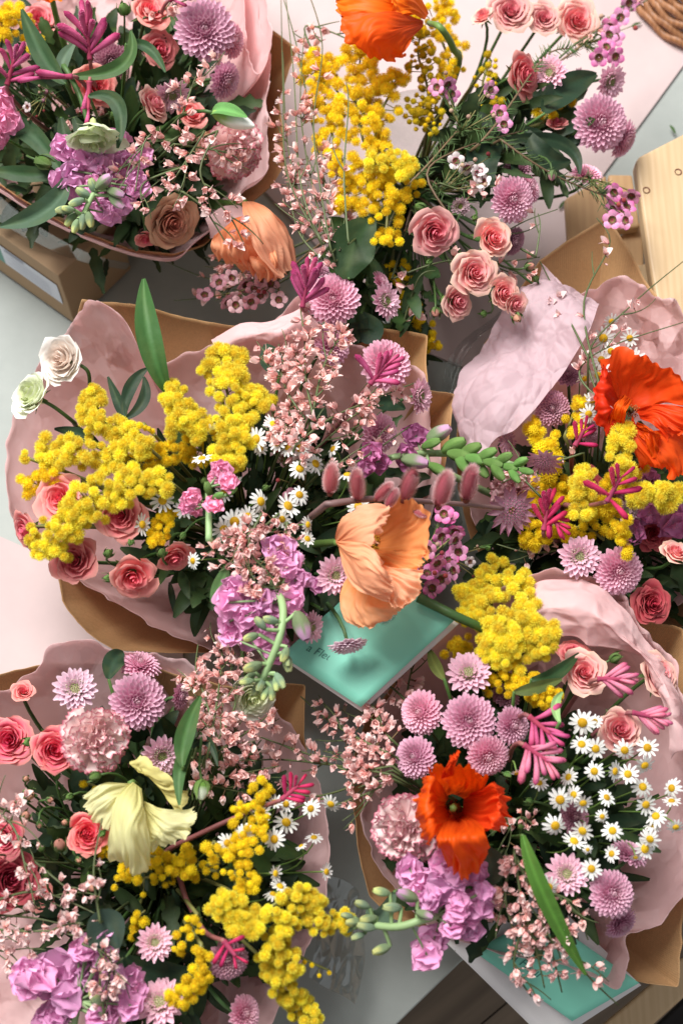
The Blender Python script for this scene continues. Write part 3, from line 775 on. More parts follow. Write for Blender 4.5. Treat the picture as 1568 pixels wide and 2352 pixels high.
def broom(c, pts, n, w=22, s=33, dz=0.0, kind='bro', look='pink broom sprig', bare=.25, start=0.0, twigs=3, col=(.10, .13, .05), thick=.0009):
    "slender green twig with small pale pink blossoms; first point toward the base"
    q = spray_curve(c, pts, dz); N_ = 40; cur = catmull(q, N_)
    mx = sum(p[0] for p in pts) / len(pts); my = sum(p[1] for p in pts) / len(pts)
    t = thing('broom_sprig', 'broom', look, BIND[c] + jit(), (mx, my), 'pink broom sprigs in the %s bouquet' % BQ[c][5])
    L = t.location; b = MB()
    loc = [p - L for p in cur[::2]]
    b.tube(bez(Vector((0, 0, 0)), loc[0] * .7, loc[0], 5)[:-1] + loc, lambda u: lerp(thick * 1.6, thick * .7, u), 4, col)
    side = []
    for k in range(twigs):
        i0 = rnd.randrange(3, 28); p0 = cur[i0]; tg = (cur[i0 + 2] - cur[i0]).normalized(); sc = PX(p0)
        sd = tg.cross(BACK).normalized() * rnd.choice((-1, 1)); ln = rnd.uniform(50, 120) * sc * min(1, len(pts) / 2.5)
        e = p0 + tg * ln + sd * ln * rnd.uniform(.2, .45) + BACK * ln * rnd.uniform(-.1, .25); m = p0 + tg * ln * .5 + sd * ln * .3
        tw = bez(p0, m, e, 8); side.append(tw); b.tube([v - L for v in tw], lambda u: lerp(thick, thick * .5, u), 4, col)
    pc = []
    for i in range(min(int(n * .72), 100)):
        if side and rnd.random() < .38:
            tw = rnd.choice(side); k = rnd.uniform(0, 7.4); p0 = tw[int(k)].lerp(tw[int(k) + 1], k % 1); tg = (tw[-1] - tw[0]).normalized()
        else:
            k = N_ * (start + (1 - bare - start) * rnd.random() ** .9); k = min(k, N_ - 1.01); p0 = cur[int(k)].lerp(cur[int(k) + 1], k % 1); tg = (cur[int(k) + 1] - cur[int(k)]).normalized()
        sc = PX(p0); a = rnd.uniform(0, 2 * pi); sd = tg.cross(BACK).normalized()
        out = (sd * math.cos(a) + BACK * (abs(math.sin(a)) * .8 + .05)).normalized()
        d = (out * .8 + tg * rnd.uniform(-.2, .8)).normalized(); p = p0 + out * rnd.uniform(0, w) * sc * .6
        pc.append((p0, p))
        R = d.to_track_quat('Z', 'Y').to_matrix() @ Matrix.Rotation(rnd.uniform(0, 6.28), 3, 'Z')
        ss = s * sc * rnd.uniform(.7, 1.15)
        if rnd.random() < .2: ch('bud', LIB['brob'][0], t, p, R, ss * .55)
        else: ch('blossom', rnd.choice(LIB[kind]), t, p, R, ss)
    for p0, p in pc: b.tube([p0 - L, p - L], .0005, 3, (.22, .14, .07), False)
    link('twigs', b.mesh('twigs', 'stem'), t)
POPC = {'orange': ((.55, .05, .005), (.93, .115, .003), (.96, .21, .015)), 'red': ((.42, .03, .004), (.84, .05, .006), (.92, .11, .015)),
        'peach': ((.88, .28, .06), (.93, .40, .20), (.95, .56, .38)), 'deeppeach': ((.80, .20, .05), (.93, .40, .20), (.95, .58, .38)),
        'yellow': ((.74, .70, .24), (.86, .83, .44), (.90, .88, .60)), 'yellowdeep': ((.66, .58, .14), (.78, .70, .26), (.84, .78, .40)), 'peachdeep': ((.72, .20, .03), (.88, .34, .12), (.92, .48, .26)), 'peachpale': ((.90, .36, .16), (.95, .46, .27), (.96, .62, .44)), 'redglow': ((.70, .045, .006), (.94, .085, .01), (.96, .17, .03)), 'flame': ((.80, .12, .006), (.94, .19, .006), (.96, .30, .03))}
def poppy_traced(c, x, y, cols, petals, look, dz=0, via=None, st=None, srad=.004, ruf=1.6):
    "petals: (rows of (x, y, extra height), colour key, ruffle, seed); every petal is its own curved sheet at its own depth"
    p = zpos(c, x, y, dz); t = thing('poppy', 'poppy', look, BIND[c] + jit(), (x, y)); t['label'] = look; L = t.location
    zb = p.z; s0 = PX(p)
    for rows, ck, rf, sd in petals:
        c1, c2, c3 = POPC[ck]; nu, nv = 56, 30
        g = [catmull([P(a, b_, zb + e) for a, b_, e in row], nu) for row in rows]
        cg = [catmull([g[k][i] for k in range(len(g))], nv) for i in range(nu + 1)]; b = MB()
        for j in range(nv + 1):
            v = j / nv
            for i in range(nu + 1):
                u = i / nu; q = cg[i][j]; a_ = cg[min(i + 1, nu)][j] - cg[max(i - 1, 0)][j]; d_ = cg[i][min(j + 1, nv)] - cg[i][max(j - 1, 0)]; n_ = a_.cross(d_)
                n_ = n_.normalized() if n_.length > 1e-12 else BACK; wd = (g[-1][0] - g[-1][-1]).length
                w1 = nz(u * 3 + sd, v * 3, 4) * 1.6; pl = (nz(u * 6 + w1 + sd, v * 2.2, sd) * 9 + nz(u * 15 + w1 * 2, v * 3 + sd, 3) * 4.2 + nz(u * 34 + w1 * 4, v * 4, 9) * 2.0) * v ** .6 + (crumple(u * .30, v * .26, 0, sd, 2) - .8) * 4.2 * v
                wob = (math.sin(u * 24 + sd + 5 * nz(u * 5, sd, 0)) * 4.5 + nz(u * 22, sd, 8) * 6) * v ** 6
                ed = (nz(u * 8 + sd, 5, 5) * 11 + nz(u * 24 + sd, 2, 5) * 7 + nz(u * 60 + sd, 2, 5) * 3) * v ** 5
                dd = d_.normalized() if d_.length > 1e-12 else n_
                q = q + n_ * ((pl + wob) * s0 * rf * ruf) + dd * (ed * s0)
                b.v.append(tuple(q - L)); m_ = .5 + .5 * nz(u * 24 + sd, v * 1.3, 5)
                cc = mix(c1, c2, clamp(v * 1.5)); b.c.append(mix(cc, c3, clamp((m_ - .4) * 1.2) * .4 + clamp((v - .93) * 8) * .35))
        for j in range(nv):
            for i in range(nu):
                k = j * (nu + 1) + i; b.f.append((k, k + 1, k + nu + 2, k + nu + 1))
        link('petal', b.mesh('petal', 'thin_petal'), t)
    if st:
        q = P(st[0], st[1], zb + st[2]); R, ax_ = facing_fan(q, st[3], st[4]); ch('stamens', stamens_mesh(3, st[6], (.12, .08, .03), 70), t, q, R, st[5] * s0)
    add_stem(t, p, BACK, c, srad, (.13, .22, .05), .05, via)
def poppy(c, x, y, r, col, tilt, az, petals, look, dz=0, via=None, seed=1, spin=0, st=True, srad=.004):
    "petals: (angle, width, cup, curl, length, ruffle, fold)"
    p = zpos(c, x, y, dz); R, ax = facing_fan(p, tilt, az); s = r * PX(p)
    t = thing('poppy', 'poppy', look, BIND[c] + jit(), (x, y))
    t['label'] = look
    b0 = p - ax * s * .25
    for i, (a, W, cup, curl, L, ruf, fo) in enumerate(petals):
        ch('petal', poppy_petal(seed * 10 + i, POPC[col], W, cup, curl, L, ruf, fo), t, b0 + ax * s * .01 * i, R @ Matrix.Rotation(math.radians(a), 3, 'Z'), s)
    if st: ch('stamens', stamens_mesh(seed, (.80, .50, .03)), t, b0, R, s * .95)
    add_stem(t, b0 + ax * s * .03, ax, c, srad, (.13, .22, .05), .06, via)
def carn(c, x, y, r, tilt, az, dz=0, kind='car', look='pink carnation edged burgundy', k=0):
    p = zpos(c, x, y, dz); R, ax = facing(p, tilt, az); s = r * PX(p)
    t = thing('carnation', 'carnation', look, BIND[c] + jit(), (x, y))
    ch('bloom', LIB[kind][k], t, p - ax * s * .35, R, s)
    b = MB(); b.tube([(0, 0, -.75), (0, 0, -.5), (0, 0, .1)], lambda u: .16 + .08 * u, 8, (.13, .22, .10)); ch('calyx', b.mesh('calyx', 'leaf'), t, p - ax * s * .35, R, s)
    add_stem(t, p - ax * s * 1.0, ax, c, .0022, (.12, .20, .09))
def paw(c, x, y, az, L, n=9, spread=50, dz=.02, kind='paw', look='magenta kangaroo paw', lift=20, via=None):
    "x, y is where the fingers join; they fan toward picture direction az"
    p = zpos(c, x, y, dz); t = thing('kangaroo_paw', 'kangaroo paw', look, BIND[c] + jit(), (x, y), 'kangaroo paws in the bouquets')
    s = L * PX(p); B = (CAM - p).normalized(); Uu = B.cross(RIGHT).normalized()
    a0 = math.radians(az); main = RIGHT * math.cos(a0) + Uu * math.sin(a0)
    rach = [p - main * s * .15, p, p + (main + B * .25) * s * .28, p + (main + B * .3) * s * .5]
    b = MB(); L0 = t.location
    b.tube([v - L0 for v in catmull(rach, 8)], lambda u: lerp(.003, .0015, u), 6, (.40, .06, .12)); link('flower_stalk', b.mesh('flower_stalk', 'fuzz'), t)
    for i in range(n):
        u = i / max(n - 1, 1); o = catmull(rach, 20)[int(5 + 14 * u)]
        sgn = 1 if i % 2 else -1
        a = a0 + math.radians(sgn * spread * (1 - .75 * u) * rnd.uniform(.6, 1.1)); el = math.radians(rnd.uniform(-5, 2 * lift) * (.6 + .6 * u))
        d = (RIGHT * math.cos(a) + Uu * math.sin(a)) * math.cos(el) + B * math.sin(el)
        R = d.to_track_quat('Z', 'Y').to_matrix() @ Matrix.Rotation(rnd.uniform(0, 6.28), 3, 'Z')
        ls = s * lerp(.75, .5, u) * rnd.uniform(.85, 1.1)
        ch('flower_tube', rnd.choice(LIB[kind]), t, o, R, (ls * 1.25, ls * 1.25, ls))
    add_stem(t, rach[0], (main * .5 + B).normalized(), c, .0026, (.30, .10, .10), .05, via)
def wax(c, pts, dirn, s=24, dz=.01, kind='waxM', nb=4, look='magenta waxflower sprig', wb=30, leaves=10, bk='wbud'):
    "pts: florets; dirn: px point where the twigs meet"
    root = zpos(c, *dirn, dz - .02); mx = sum(p[0] for p in pts) / len(pts); my = sum(p[1] for p in pts) / len(pts)
    t = thing('waxflower_sprig', 'waxflower', look, BIND[c] + jit(), (mx, my), 'waxflower sprigs in the bouquets')
    L = t.location; b = MB(); b2 = MB()
    b.tube(bez(Vector((0, 0, 0)), (root - L) * .5 + Vector((0, 0, .04)), root - L, 8), .0013, 4, (.22, .13, .07))
    def needles(a, e, n):
        for k in range(n):
            u = rnd.random(); p = a.lerp(e, u); d = ((e - a).normalized() * .6 + Vector((rnd.uniform(-1, 1), rnd.uniform(-1, 1), rnd.uniform(-.3, 1)))).normalized() * rnd.uniform(.008, .015)
            b2.tube([p - L, p + d * .5 - L, p + d - L], lambda u: .0007 * (1 - u * .7), 3, (.11, .17, .06))
    for x, y, *k in pts:
        p = zpos(c, x, y, dz + rnd.uniform(-.01, .01)); R, ax = facing(p, rnd.uniform(5, 50), rnd.uniform(0, 360)); ss = s * PX(p)
        ch('floret', rnd.choice(LIB[kind]), t, p, R, ss); b.tube([v - L for v in bez(root, root.lerp(p, .6) - ax * .008, p - ax * ss * .3, 5)], .0008, 4, (.20, .17, .06))
        needles(root, p, leaves // 2)
    for i in range(nb):
        x = mx + rnd.uniform(-wb, wb) * 1.6; y = my + rnd.uniform(-wb, wb) * 1.6
        p = zpos(c, x, y, dz + rnd.uniform(-.005, .012)); R, ax = facing(p, rnd.uniform(20, 80), rnd.uniform(0, 360)); ss = s * .5 * PX(p)
        ch('bud', rnd.choice(LIB[bk]), t, p, R, ss); b.tube([v - L for v in bez(root, root.lerp(p, .6), p - ax * ss * .3, 4)], .0006, 3, (.20, .17, .06))
    link('twigs', b.mesh('twigs', 'stem'), t)
    for k in range(3): needles(root + (L - root) * .25 * k / 3, root, leaves // 2)
    link('needles', b2.mesh('needles', 'leaf'), t)
def stock(c, fl, budpts, look, r=44, kind='stockL', dz=0, bk='gbud', bs=24, stalk=None, srad=.0035, bz=0):
    "fl: floret points; budpts: (x, y, az) ; stalk: list of px points for the main stem"
    mx = sum(p[0] for p in fl) / len(fl) if fl else budpts[0][0]; my = sum(p[1] for p in fl) / len(fl) if fl else budpts[0][1]
    t = thing('stock_flower', 'stock flower', look, BIND[c] + jit(), (mx, my)); t['label'] = look; L = t.location
    b = MB(); st = spray_curve(c, stalk, dz - .005) if stalk else [zpos(c, mx, my, dz - .03)]
    loc = [v - L for v in (catmull(st, 14) if len(st) > 1 else st)]
    b.tube(bez(Vector((0, 0, 0)), loc[0] * .6, loc[0], 5)[:-1] + loc, lambda u: lerp(srad, srad * .75, u), 7, (.30, .44, .20))
    if kind == 'stockL' and len(fl) > 4:
        fl = [(x + rnd.uniform(-12, 12), y + rnd.uniform(-12, 12), (e[0] if e else 1) * .8) for x, y, *e in fl] + [(x + rnd.uniform(-28, 28), y + rnd.uniform(-28, 28), (e[0] if e else 1) * .7) for x, y, *e in fl]
    for x, y, *e in fl:
        p = zpos(c, x, y, dz + rnd.uniform(-.012, .012)); R, ax = facing(p, rnd.uniform(0, 50), rnd.uniform(0, 360)); s = r * (e[0] if e else 1) * PX(p)
        ch('floret', rnd.choice(LIB[kind]), t, p - ax * s * .3, R, s)
        q = min(loc, key=lambda v: (v + L - p).length); b.tube([q, p - ax * s * .3 - L], .0012, 4, (.22, .32, .15), False)
    for x, y, az, *e in budpts:
        k = e[0] if e else 1; kd = e[1] if len(e) > 1 else bk
        p = zpos(c, x, y, dz + bz + rnd.uniform(0, .012)); R, ax = facing(p, 75, az, 0); s = bs * k * PX(p)
        ch('bud', rnd.choice(LIB[kd]), t, p - ax * s * .6, R @ Matrix.Rotation(rnd.uniform(0, 6), 3, 'Z'), s * 1.15)
        q = min(loc, key=lambda v: (v + L - p).length + 0.25 * abs(0)); b.tube([v for v in bez(q, (q + p - L) / 2 - ax * .004, p - ax * s * .6 - L, 5)], .0018, 5, (.28, .42, .18), False)
    link('stem', b.mesh('stem', 'stem'), t)
def leaf_shape(b, a, m, e, w_, col, col2=None, fold=.25, serr=0.0, nrm=None, lobes=0, nu=4, nv=10):
    cur = bez(a, m, e, 20); nrm = nrm or BACK
    ph = rnd.uniform(0, 6)
    def f(u, v):
        uu = u * 2 - 1; k = min(int(v * 20), 19); p = cur[k].lerp(cur[k + 1], v * 20 - k); t = (cur[k + 1] - cur[k]).normalized()
        s = t.cross(nrm).normalized(); n = s.cross(t).normalized()
        ww = w_ * math.sin(clamp(v * .93 + .05) * pi) ** .8 + .0004
        if lobes: ww *= 1 + .35 * math.sin(v * lobes * 2 * pi + ph)
        return p + s * (uu * ww) + n * ((abs(uu)) * ww * fold + .12 * ww * math.sin(v * 9 + ph) * uu)
    c2 = col2 or tuple(c * 1.5 for c in col)
    b.grid(f, nu, nv, lambda u, v: mix(mix(col, c2, .9 if abs(u - .5) < .05 else .15 + .3 * nz(u * 5, v * 7, ph)), (.20, .20, .06), .25 * max(0, nz(u * 3 + ph, v * 4, 2))))
def leaf(c, pts, w, look, col=(.07, .15, .04), dz=0, fold=.3, zend=0, name='leaf'):
    q = [P(x, y, hz(c, x, y) + dz + (e[0] if e else 0)) for x, y, *e in pts]
    t = thing(name, 'leaf', look, BIND[c] + jit(), ((pts[0][0] + pts[-1][0]) / 2, (pts[0][1] + pts[-1][1]) / 2)); t['label'] = look
    b = MB(); L = t.location
    leaf_shape(b, q[0] - L, q[1] * 2 - (q[0] + q[2]) / 2 - L, q[2] - L, w * PX(q[1]), col, fold=fold, nu=6, nv=20)
    link('blade', b.mesh('blade', 'leaf'), t)
    link('stem', stem_mesh(bez(Vector((0, 0, 0)), (q[0] - L) * .6 + Vector((0, 0, -.01)), q[0] - L, 6), .0022, .0016), t)
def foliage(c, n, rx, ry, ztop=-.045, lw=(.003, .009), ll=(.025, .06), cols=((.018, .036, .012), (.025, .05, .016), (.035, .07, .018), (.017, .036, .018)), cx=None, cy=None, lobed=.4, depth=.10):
    b = MB(); bx = BQ[c]; cx = cx or bx[0]; cy = cy or bx[1]; L = BIND[c]
    for i in range(n):
        a = rnd.uniform(0, 2 * pi); q = math.sqrt(rnd.random()); x = cx + rx * q * math.cos(a); y = cy + ry * q * math.sin(a)
        p = P(x, y, hz(c, x, y)); p.z = max(.03, p.z + ztop - rnd.random() * depth)
        out = (p - BIND[c]).normalized(); d = (out + Vector((rnd.uniform(-1, 1), rnd.uniform(-1, 1), rnd.uniform(-.9, .2))) * .9).normalized()
        ln = rnd.uniform(*ll); e = p + d * ln; m = (p + e) / 2 + Vector((0, 0, .3 * ln * rnd.random()))
        leaf_shape(b, p - L, m - L, e - L, rnd.uniform(*lw), rnd.choice(cols), lobes=(rnd.choice((2.5, 3.5)) if rnd.random() < lobed else 0), nu=2, nv=8, fold=rnd.uniform(.1, .5))
        if i % 2 == 0: b.tube([Vector((0, 0, 0)), (p - L) * .5 + Vector((0, 0, .01)), p - L], .0013, 4, (.06, .10, .03), False)
    o = link('leafy_foliage', b.mesh('leafy_foliage', 'leaf')); o.location = L
    o['kind'] = 'stuff'; set_thing(o, 'foliage', 'dark green leaves and stems filling the depths of the %s bouquet' % bx[5])
    return o
# ------------------------------------------------------------------ paper
def cone(name, mat, c, rim, amp, fold, seed, dz=0.0, n=460, m=44, neck=.16, zneck=.015, power=.75, flare=0.0):
    pts = [P(x, y, z) for x, y, z in rim]
    if 'kraft' in name:
        cur = []; per = [0]
        for k in range(len(pts)): per.append(per[-1] + (pts[(k + 1) % len(pts)] - pts[k]).length)
        k = 0
        for i in range(n):
            s_ = per[-1] * i / n
            while per[k + 1] < s_: k += 1
            cur.append(pts[k].lerp(pts[(k + 1) % len(pts)], (s_ - per[k]) / (per[k + 1] - per[k])))
    else: cur = catmull_closed(pts, n)
    base = Vector((BIND[c].x, BIND[c].y, zneck)); b = MB(); b.uv = []
    org = base
    for j in range(m + 1):
        t = j / m; tt = t ** 1.25
        for i in range(n):
            r = cur[i]; k = 1 - (1 - neck) * tt
            x = base.x + (r.x - base.x) * k; y = base.y + (r.y - base.y) * k
            z = lerp(r.z, base.z, tt ** power) + dz
            d = Vector((r.x - base.x, r.y - base.y, 0)); d.normalize(); a = math.atan2(d.y, d.x)
            q = nz(math.cos(a) * 2.6 + seed, math.sin(a) * 2.6, t * 1.3) * fold * (1 - .5 * t) - abs(nz(math.cos(a) * 7 + seed, math.sin(a) * 7, t * .9)) * fold * 1.3 \
                + crumple(x, y, z, seed, 0, 6) * amp
            nn = (d * .6 + Vector((0, 0, .8)))
            x += nn.x * q; y += nn.y * q; z += nn.z * q
            b.v.append((x - org.x, y - org.y, max(z, .006) - org.z)); b.c.append((1, 1, 1)); b.uv.append((a / pi * 2, t * 1.2))
        if j:
            for i in range(n):
                a = (j - 1) * n + i; a2 = (j - 1) * n + (i + 1) % n; b.f.append((a, a2, a2 + n, a + n))
    o = link(name, b.mesh(name, mat)); o.location = org
    so = o.modifiers.new('thickness', 'SOLIDIFY'); so.thickness = .0004; so.offset = 0
    return o
def sheet(name, mat, rows, amp=.002, seed=0, nu=60, nv=40, parent=None, freq=24, thick=.0004, ridge=True):
    g = [catmull([P(*p) for p in row], nu) for row in rows]; b = MB(); b.uv = []
    cols = [catmull([g[k][i] for k in range(len(g))], nv) if len(g) > 2 else [g[0][i].lerp(g[1][i], t / nv) for t in range(nv + 1)] for i in range(nu + 1)]
    org = cols[nu // 2][nv // 2].copy(); org.z = min(v.z for cc in cols for v in cc)
    for j in range(nv + 1):
        for i in range(nu + 1):
            p = cols[i][j]; a = cols[min(i + 1, nu)][j] - cols[max(i - 1, 0)][j]; d = cols[i][min(j + 1, nv)] - cols[i][max(j - 1, 0)]
            nn = a.cross(d); nn = nn.normalized() if nn.length > 1e-12 else Vector((0, 0, 1))
            q = crumple(p.x, p.y, p.z, seed, 1) * amp + nz(p.x * freq * .5, p.y * freq * .5, seed) * amp
            v = p + nn * q - org; b.v.append(tuple(v)); b.c.append((1, 1, 1)); b.uv.append((i / nu, j / nv))
    for j in range(nv):
        for i in range(nu):
            a = j * (nu + 1) + i; b.f.append((a, a + 1, a + nu + 2, a + nu + 1))
    o = link(name, b.mesh(name, mat))
    if parent: o.parent = parent; o.location = org - parent.location
    else: o.location = org
    so = o.modifiers.new('thickness', 'SOLIDIFY'); so.thickness = thick; so.offset = 0
    return o
def poly_slab(name, mat, pts, h, z_is_top=True, parent=None, bevel=0.0):
    "pts: world points of the top outline; h thickness downward"
    org = sum(pts, Vector()) / len(pts); n = len(pts); b = MB()
    for p in pts: b.v.append(tuple(p - org))
    for p in pts: b.v.append(tuple(p - org - Vector((0, 0, h))))
    b.c = [(1, 1, 1)] * (2 * n); b.f = [tuple(range(n)), tuple(range(2 * n - 1, n - 1, -1))] + [(i, n + i, n + (i + 1) % n, (i + 1) % n) for i in range(n)]
    me = b.mesh(name, mat, False)
    import bmesh
    bm = bmesh.new(); bm.from_mesh(me); bmesh.ops.recalc_face_normals(bm, faces=bm.faces); bm.to_mesh(me); bm.free()
    o = link(name, me)
    if parent: o.parent = parent; o.location = org - parent.location
    else: o.location = org
    if bevel:
        m_ = o.modifiers.new('edge', 'BEVEL'); m_.width = bevel; m_.segments = 3
    return o
# ------------------------------------------------------------------ setting
def gp(x, y, z=0): return P(x, y, z)
top = poly_slab('tabletop', 'white_top', [gp(-900, -1500), gp(2600, -1500), gp(2600, 700), gp(1750, 1700), gp(1062, 2205), gp(700, 2560), gp(-700, 2560)], .03, bevel=.002)
structure(top)
def flat(name, mat, pts, z):
    o = poly_slab(name, mat, [gp(x, y, z) for x, y in pts], .003); return o
pk = flat('pink_paint', 'pink_top', [(480, -1000), (2200, -1000), (2200, -520), (1568, 150), (1385, 400), (1250, 650), (1080, 850), (960, 800), (800, 640), (600, 430)], .004); structure(pk)
pk = flat('pink_paint', 'pink_top', [(-500, 1180), (0, 1232), (130, 1290), (420, 1430), (420, 1600), (300, 1700), (-500, 1700)], .004); structure(pk)
# floor below, boards of dark weathered wood running down the picture diagonally
fl = []
ang = math.radians(38)
for k in range(-8, 9):
    d = Vector((math.cos(ang), math.sin(ang), 0)); s = Vector((-math.sin(ang), math.cos(ang), 0)); c0 = P(1300, 2350, -.35); c0.z = -.35
    c1 = c0 + s * k * .125
    fl.append([c1 - d * 2 - s * .0615, c1 + d * 2 - s * .0615, c1 + d * 2 + s * .0615, c1 - d * 2 + s * .0615])
b = MB()
for q in fl:
    n0 = len(b.v); R_ = Matrix.Rotation(-ang - pi / 2, 3, 'Z')
    for p in q: b.v.append(tuple(R_ @ p))
    for p in q: b.v.append(tuple(R_ @ (p - Vector((0, 0, .02)))))
    b.f += [(n0, n0 + 1, n0 + 2, n0 + 3), (n0 + 7, n0 + 6, n0 + 5, n0 + 4)] + [(n0 + i, n0 + 4 + i, n0 + 4 + (i + 1) % 4, n0 + (i + 1) % 4) for i in range(4)]
b.c = [(1, 1, 1)] * len(b.v)
o = link('floor', b.mesh('floor', 'darkwood', False)); o.rotation_euler = (0, 0, ang + pi / 2); structure(o)
b = MB(); b.grid(lambda u, v: (lerp(-4, 4, u), lerp(-4, 4, v), -.375), 1, 1, (1, 1, 1)); o = link('subfloor', b.mesh('subfloor', simple_mat('subfloor_dark', (.02, .018, .015))[0])); structure(o)
# wooden bench corner at the lower right
t = bpy.data.objects.new('wooden_bench', None); scene.collection.objects.link(t); t.location = P(1560, 2390, -.05)
set_thing(t, 'bench', 'worn wooden bench end with a dark gap at the bottom right corner')
def plank(parent, name, mat, pts, z, h, bevel=.003, ax=None):
    W = [gp(x, y, z) for x, y in pts]
    o = poly_slab(name, mat, W, h, parent=parent, bevel=bevel); return o
plank(t, 'board', 'pine', [(1330, 2400), (1450, 2300), (1560, 2205), (1640, 2160), (1640, 2230), (1460, 2390), (1380, 2460)], -.02, .02)
plank(t, 'board', 'pine', [(1525, 2400), (1620, 2310), (1700, 2400), (1560, 2460)], -.02, .02)
plank(t, 'gap_shade', simple_mat('gap_shade_black', (.02, .018, .018))[0], [(1400, 2460), (1640, 2230), (1690, 2260), (1500, 2460)], -.06, .02)  # near-black slab painted in for the shade of the gap between boards
# ------------------------------------------------------------------ box at the left
def box_from(name, corners, z1, mat, parent=None):
    return poly_slab(name, mat, corners, z1)
t = bpy.data.objects.new('cardboard_box', None); scene.collection.objects.link(t)
A = gp(169, 737, .012); Bp = gp(-80, 560, .012); Cc = gp(300, 610, .012); t.location = A
A0 = Vector((A.x, A.y, 0)); eL = (Bp - A); eL.z = 0; eR = (Cc - A); eR.z = 0
H = (P(169, 596, 0).y - A.y) * .5
Hh = .115
c0, c1, c2, c3 = A0, A0 + eR, A0 + eR + eL, A0 + eL
for q in (c0, c1, c2, c3): q.z = Hh
bx = poly_slab('carton', 'cardboard', [c0, c1, c2, c3], Hh - .006, parent=t, bevel=.0015)
set_thing(t, 'box', 'brown cardboard box with a white printed label under the top left bouquet')
# label lying on the sloping front face
fn = eL.normalized(); outn = Vector((fn.y, -fn.x, 0)); 
if outn.y > 0: outn = -outn
def onface(u, v, o=.0012): return A0 * 1 + Vector((0, 0, -A0.z)) + fn * u + Vector((0, 0, v)) + outn * o
def face_rect(name, mat, u0, u1, v0, v1, o, parent):
    pts = [onface(u0, v0, o), onface(u1, v0, o), onface(u1, v1, o), onface(u0, v1, o)]
    b = MB(); b.v = [tuple(p - parent.location) for p in pts] ; b.c = [(1, 1, 1)] * 4; b.f = [(0, 1, 2, 3)]
    return link(name, b.mesh(name, mat, False), parent)
pl = face_rect('paper_label', 'label', .008, .098, .045, .088, .0012, t)
for k in range(9):
    face_rect('printed_line', 'print', .022 if k else .060, .090 - (k % 3) * .008, .079 - k * .0035 + (.002 if k == 0 else 0), .0797 - k * .0035 + (.006 if k == 0 else 0), .0022, t).parent = pl
face_rect('green_panel', 'mint_tape', .098, .20, .045, .112, .0012, t)
b = MB(); b.ball((0, 0, 0), .007, 12, 4, (1, 1, 1), (1, .15, 1)); ch('printed_flower', b.mesh('printed_flower', 'coral'), t, onface(.125, .085, .0016), Matrix.Rotation(math.atan2(fn.y, fn.x), 3, 'Z'))
# ------------------------------------------------------------------ wooden stool and crate at the right
t = bpy.data.objects.new('wooden_stool', None); scene.collection.objects.link(t); q = P(1560, 640, .14); t.location = Vector((q.x, q.y, .0))
set_thing(t, 'stool', 'pale pine stool with rounded corners and drilled holes at the right edge')
seat = plank(t, 'seat_board', 'pine', [(1459, 372), (1466, 358), (1568, 306), (1760, 210), (1800, 760), (1620, 800), (1506, 690), (1490, 600)], .16, .022, .004)
for (x, y) in ((1484, 436), (1557, 394)):
    p = P(x, y, .1606); b = MB(); b.grid(lambda u, v: (math.cos(u * 2 * pi) * .0042 * (1 - v), math.sin(u * 2 * pi) * .0042 * (1 - v), .0004 - .003 * v), 14, 3, lambda u, v: (1, 1, 1), True)
    so = link('screw_hole', b.mesh('screw_hole', simple_mat('hole_brown', (.16, .06, .03))[0]), seat, Matrix.Translation(p - t.location - seat.location))
for x, y in ((1560, 420), (1720, 700), (1720, 330), (1580, 700)):
    p = P(x, y, .137); b = MB(); b.tube([(0, 0, 0), (0, 0, -p.z + .001)], .014, 10, (1, 1, 1)); ch('leg', b.mesh('leg', 'pine'), t, p)
t = bpy.data.objects.new('wooden_crate', None); scene.collection.objects.link(t); q = P(1400, 560, .0); t.location = q
set_thing(t, 'crate', 'orange toned wooden slat crate behind the kraft paper corner')
plank(t, 'slat', 'pine2', [(1297, 455), (1350, 425), (1392, 400), (1398, 520), (1410, 640), (1310, 650)], .075, .014)
plank(t, 'slat', 'pine2', [(1396, 399), (1452, 400), (1462, 470), (1470, 520), (1412, 528)], .060, .014)
plank(t, 'slat', 'pine2', [(1400, 555), (1476, 505), (1480, 640), (1420, 680)], .045, .014)
plank(t, 'side_panel', 'pine', [(1310, 640), (1500, 600), (1520, 760), (1340, 780)], .05, .045)
# basket
t = bpy.data.objects.new('wicker_basket', None); scene.collection.objects.link(t); c_ = P(1668, -98, .06); t.location = Vector((c_.x, c_.y, 0))
set_thing(t, 'basket', 'brown woven wicker basket rim in the top right corner')
for k in range(9):
    b = MB(); Rr = .112 - .004 * k
    b.tube([(Rr * math.cos(a) + .003 * nz(a * 3, k, 0), Rr * math.sin(a), .012 + .010 * k + .003 * math.sin(a * 14 + k * pi)) for a in [2 * pi * i / 90 for i in range(91)]], .0055, 6, (1, 1, 1), False)
    link('woven_band', b.mesh('woven_band', 'wicker'), t)
b = MB(); b.grid(lambda u, v: (math.cos(u * 6.2832) * .07 * v, math.sin(u * 6.2832) * .07 * v, .004), 24, 2, (1, 1, 1), True); link('bottom', b.mesh('bottom', 'wicker'), t)
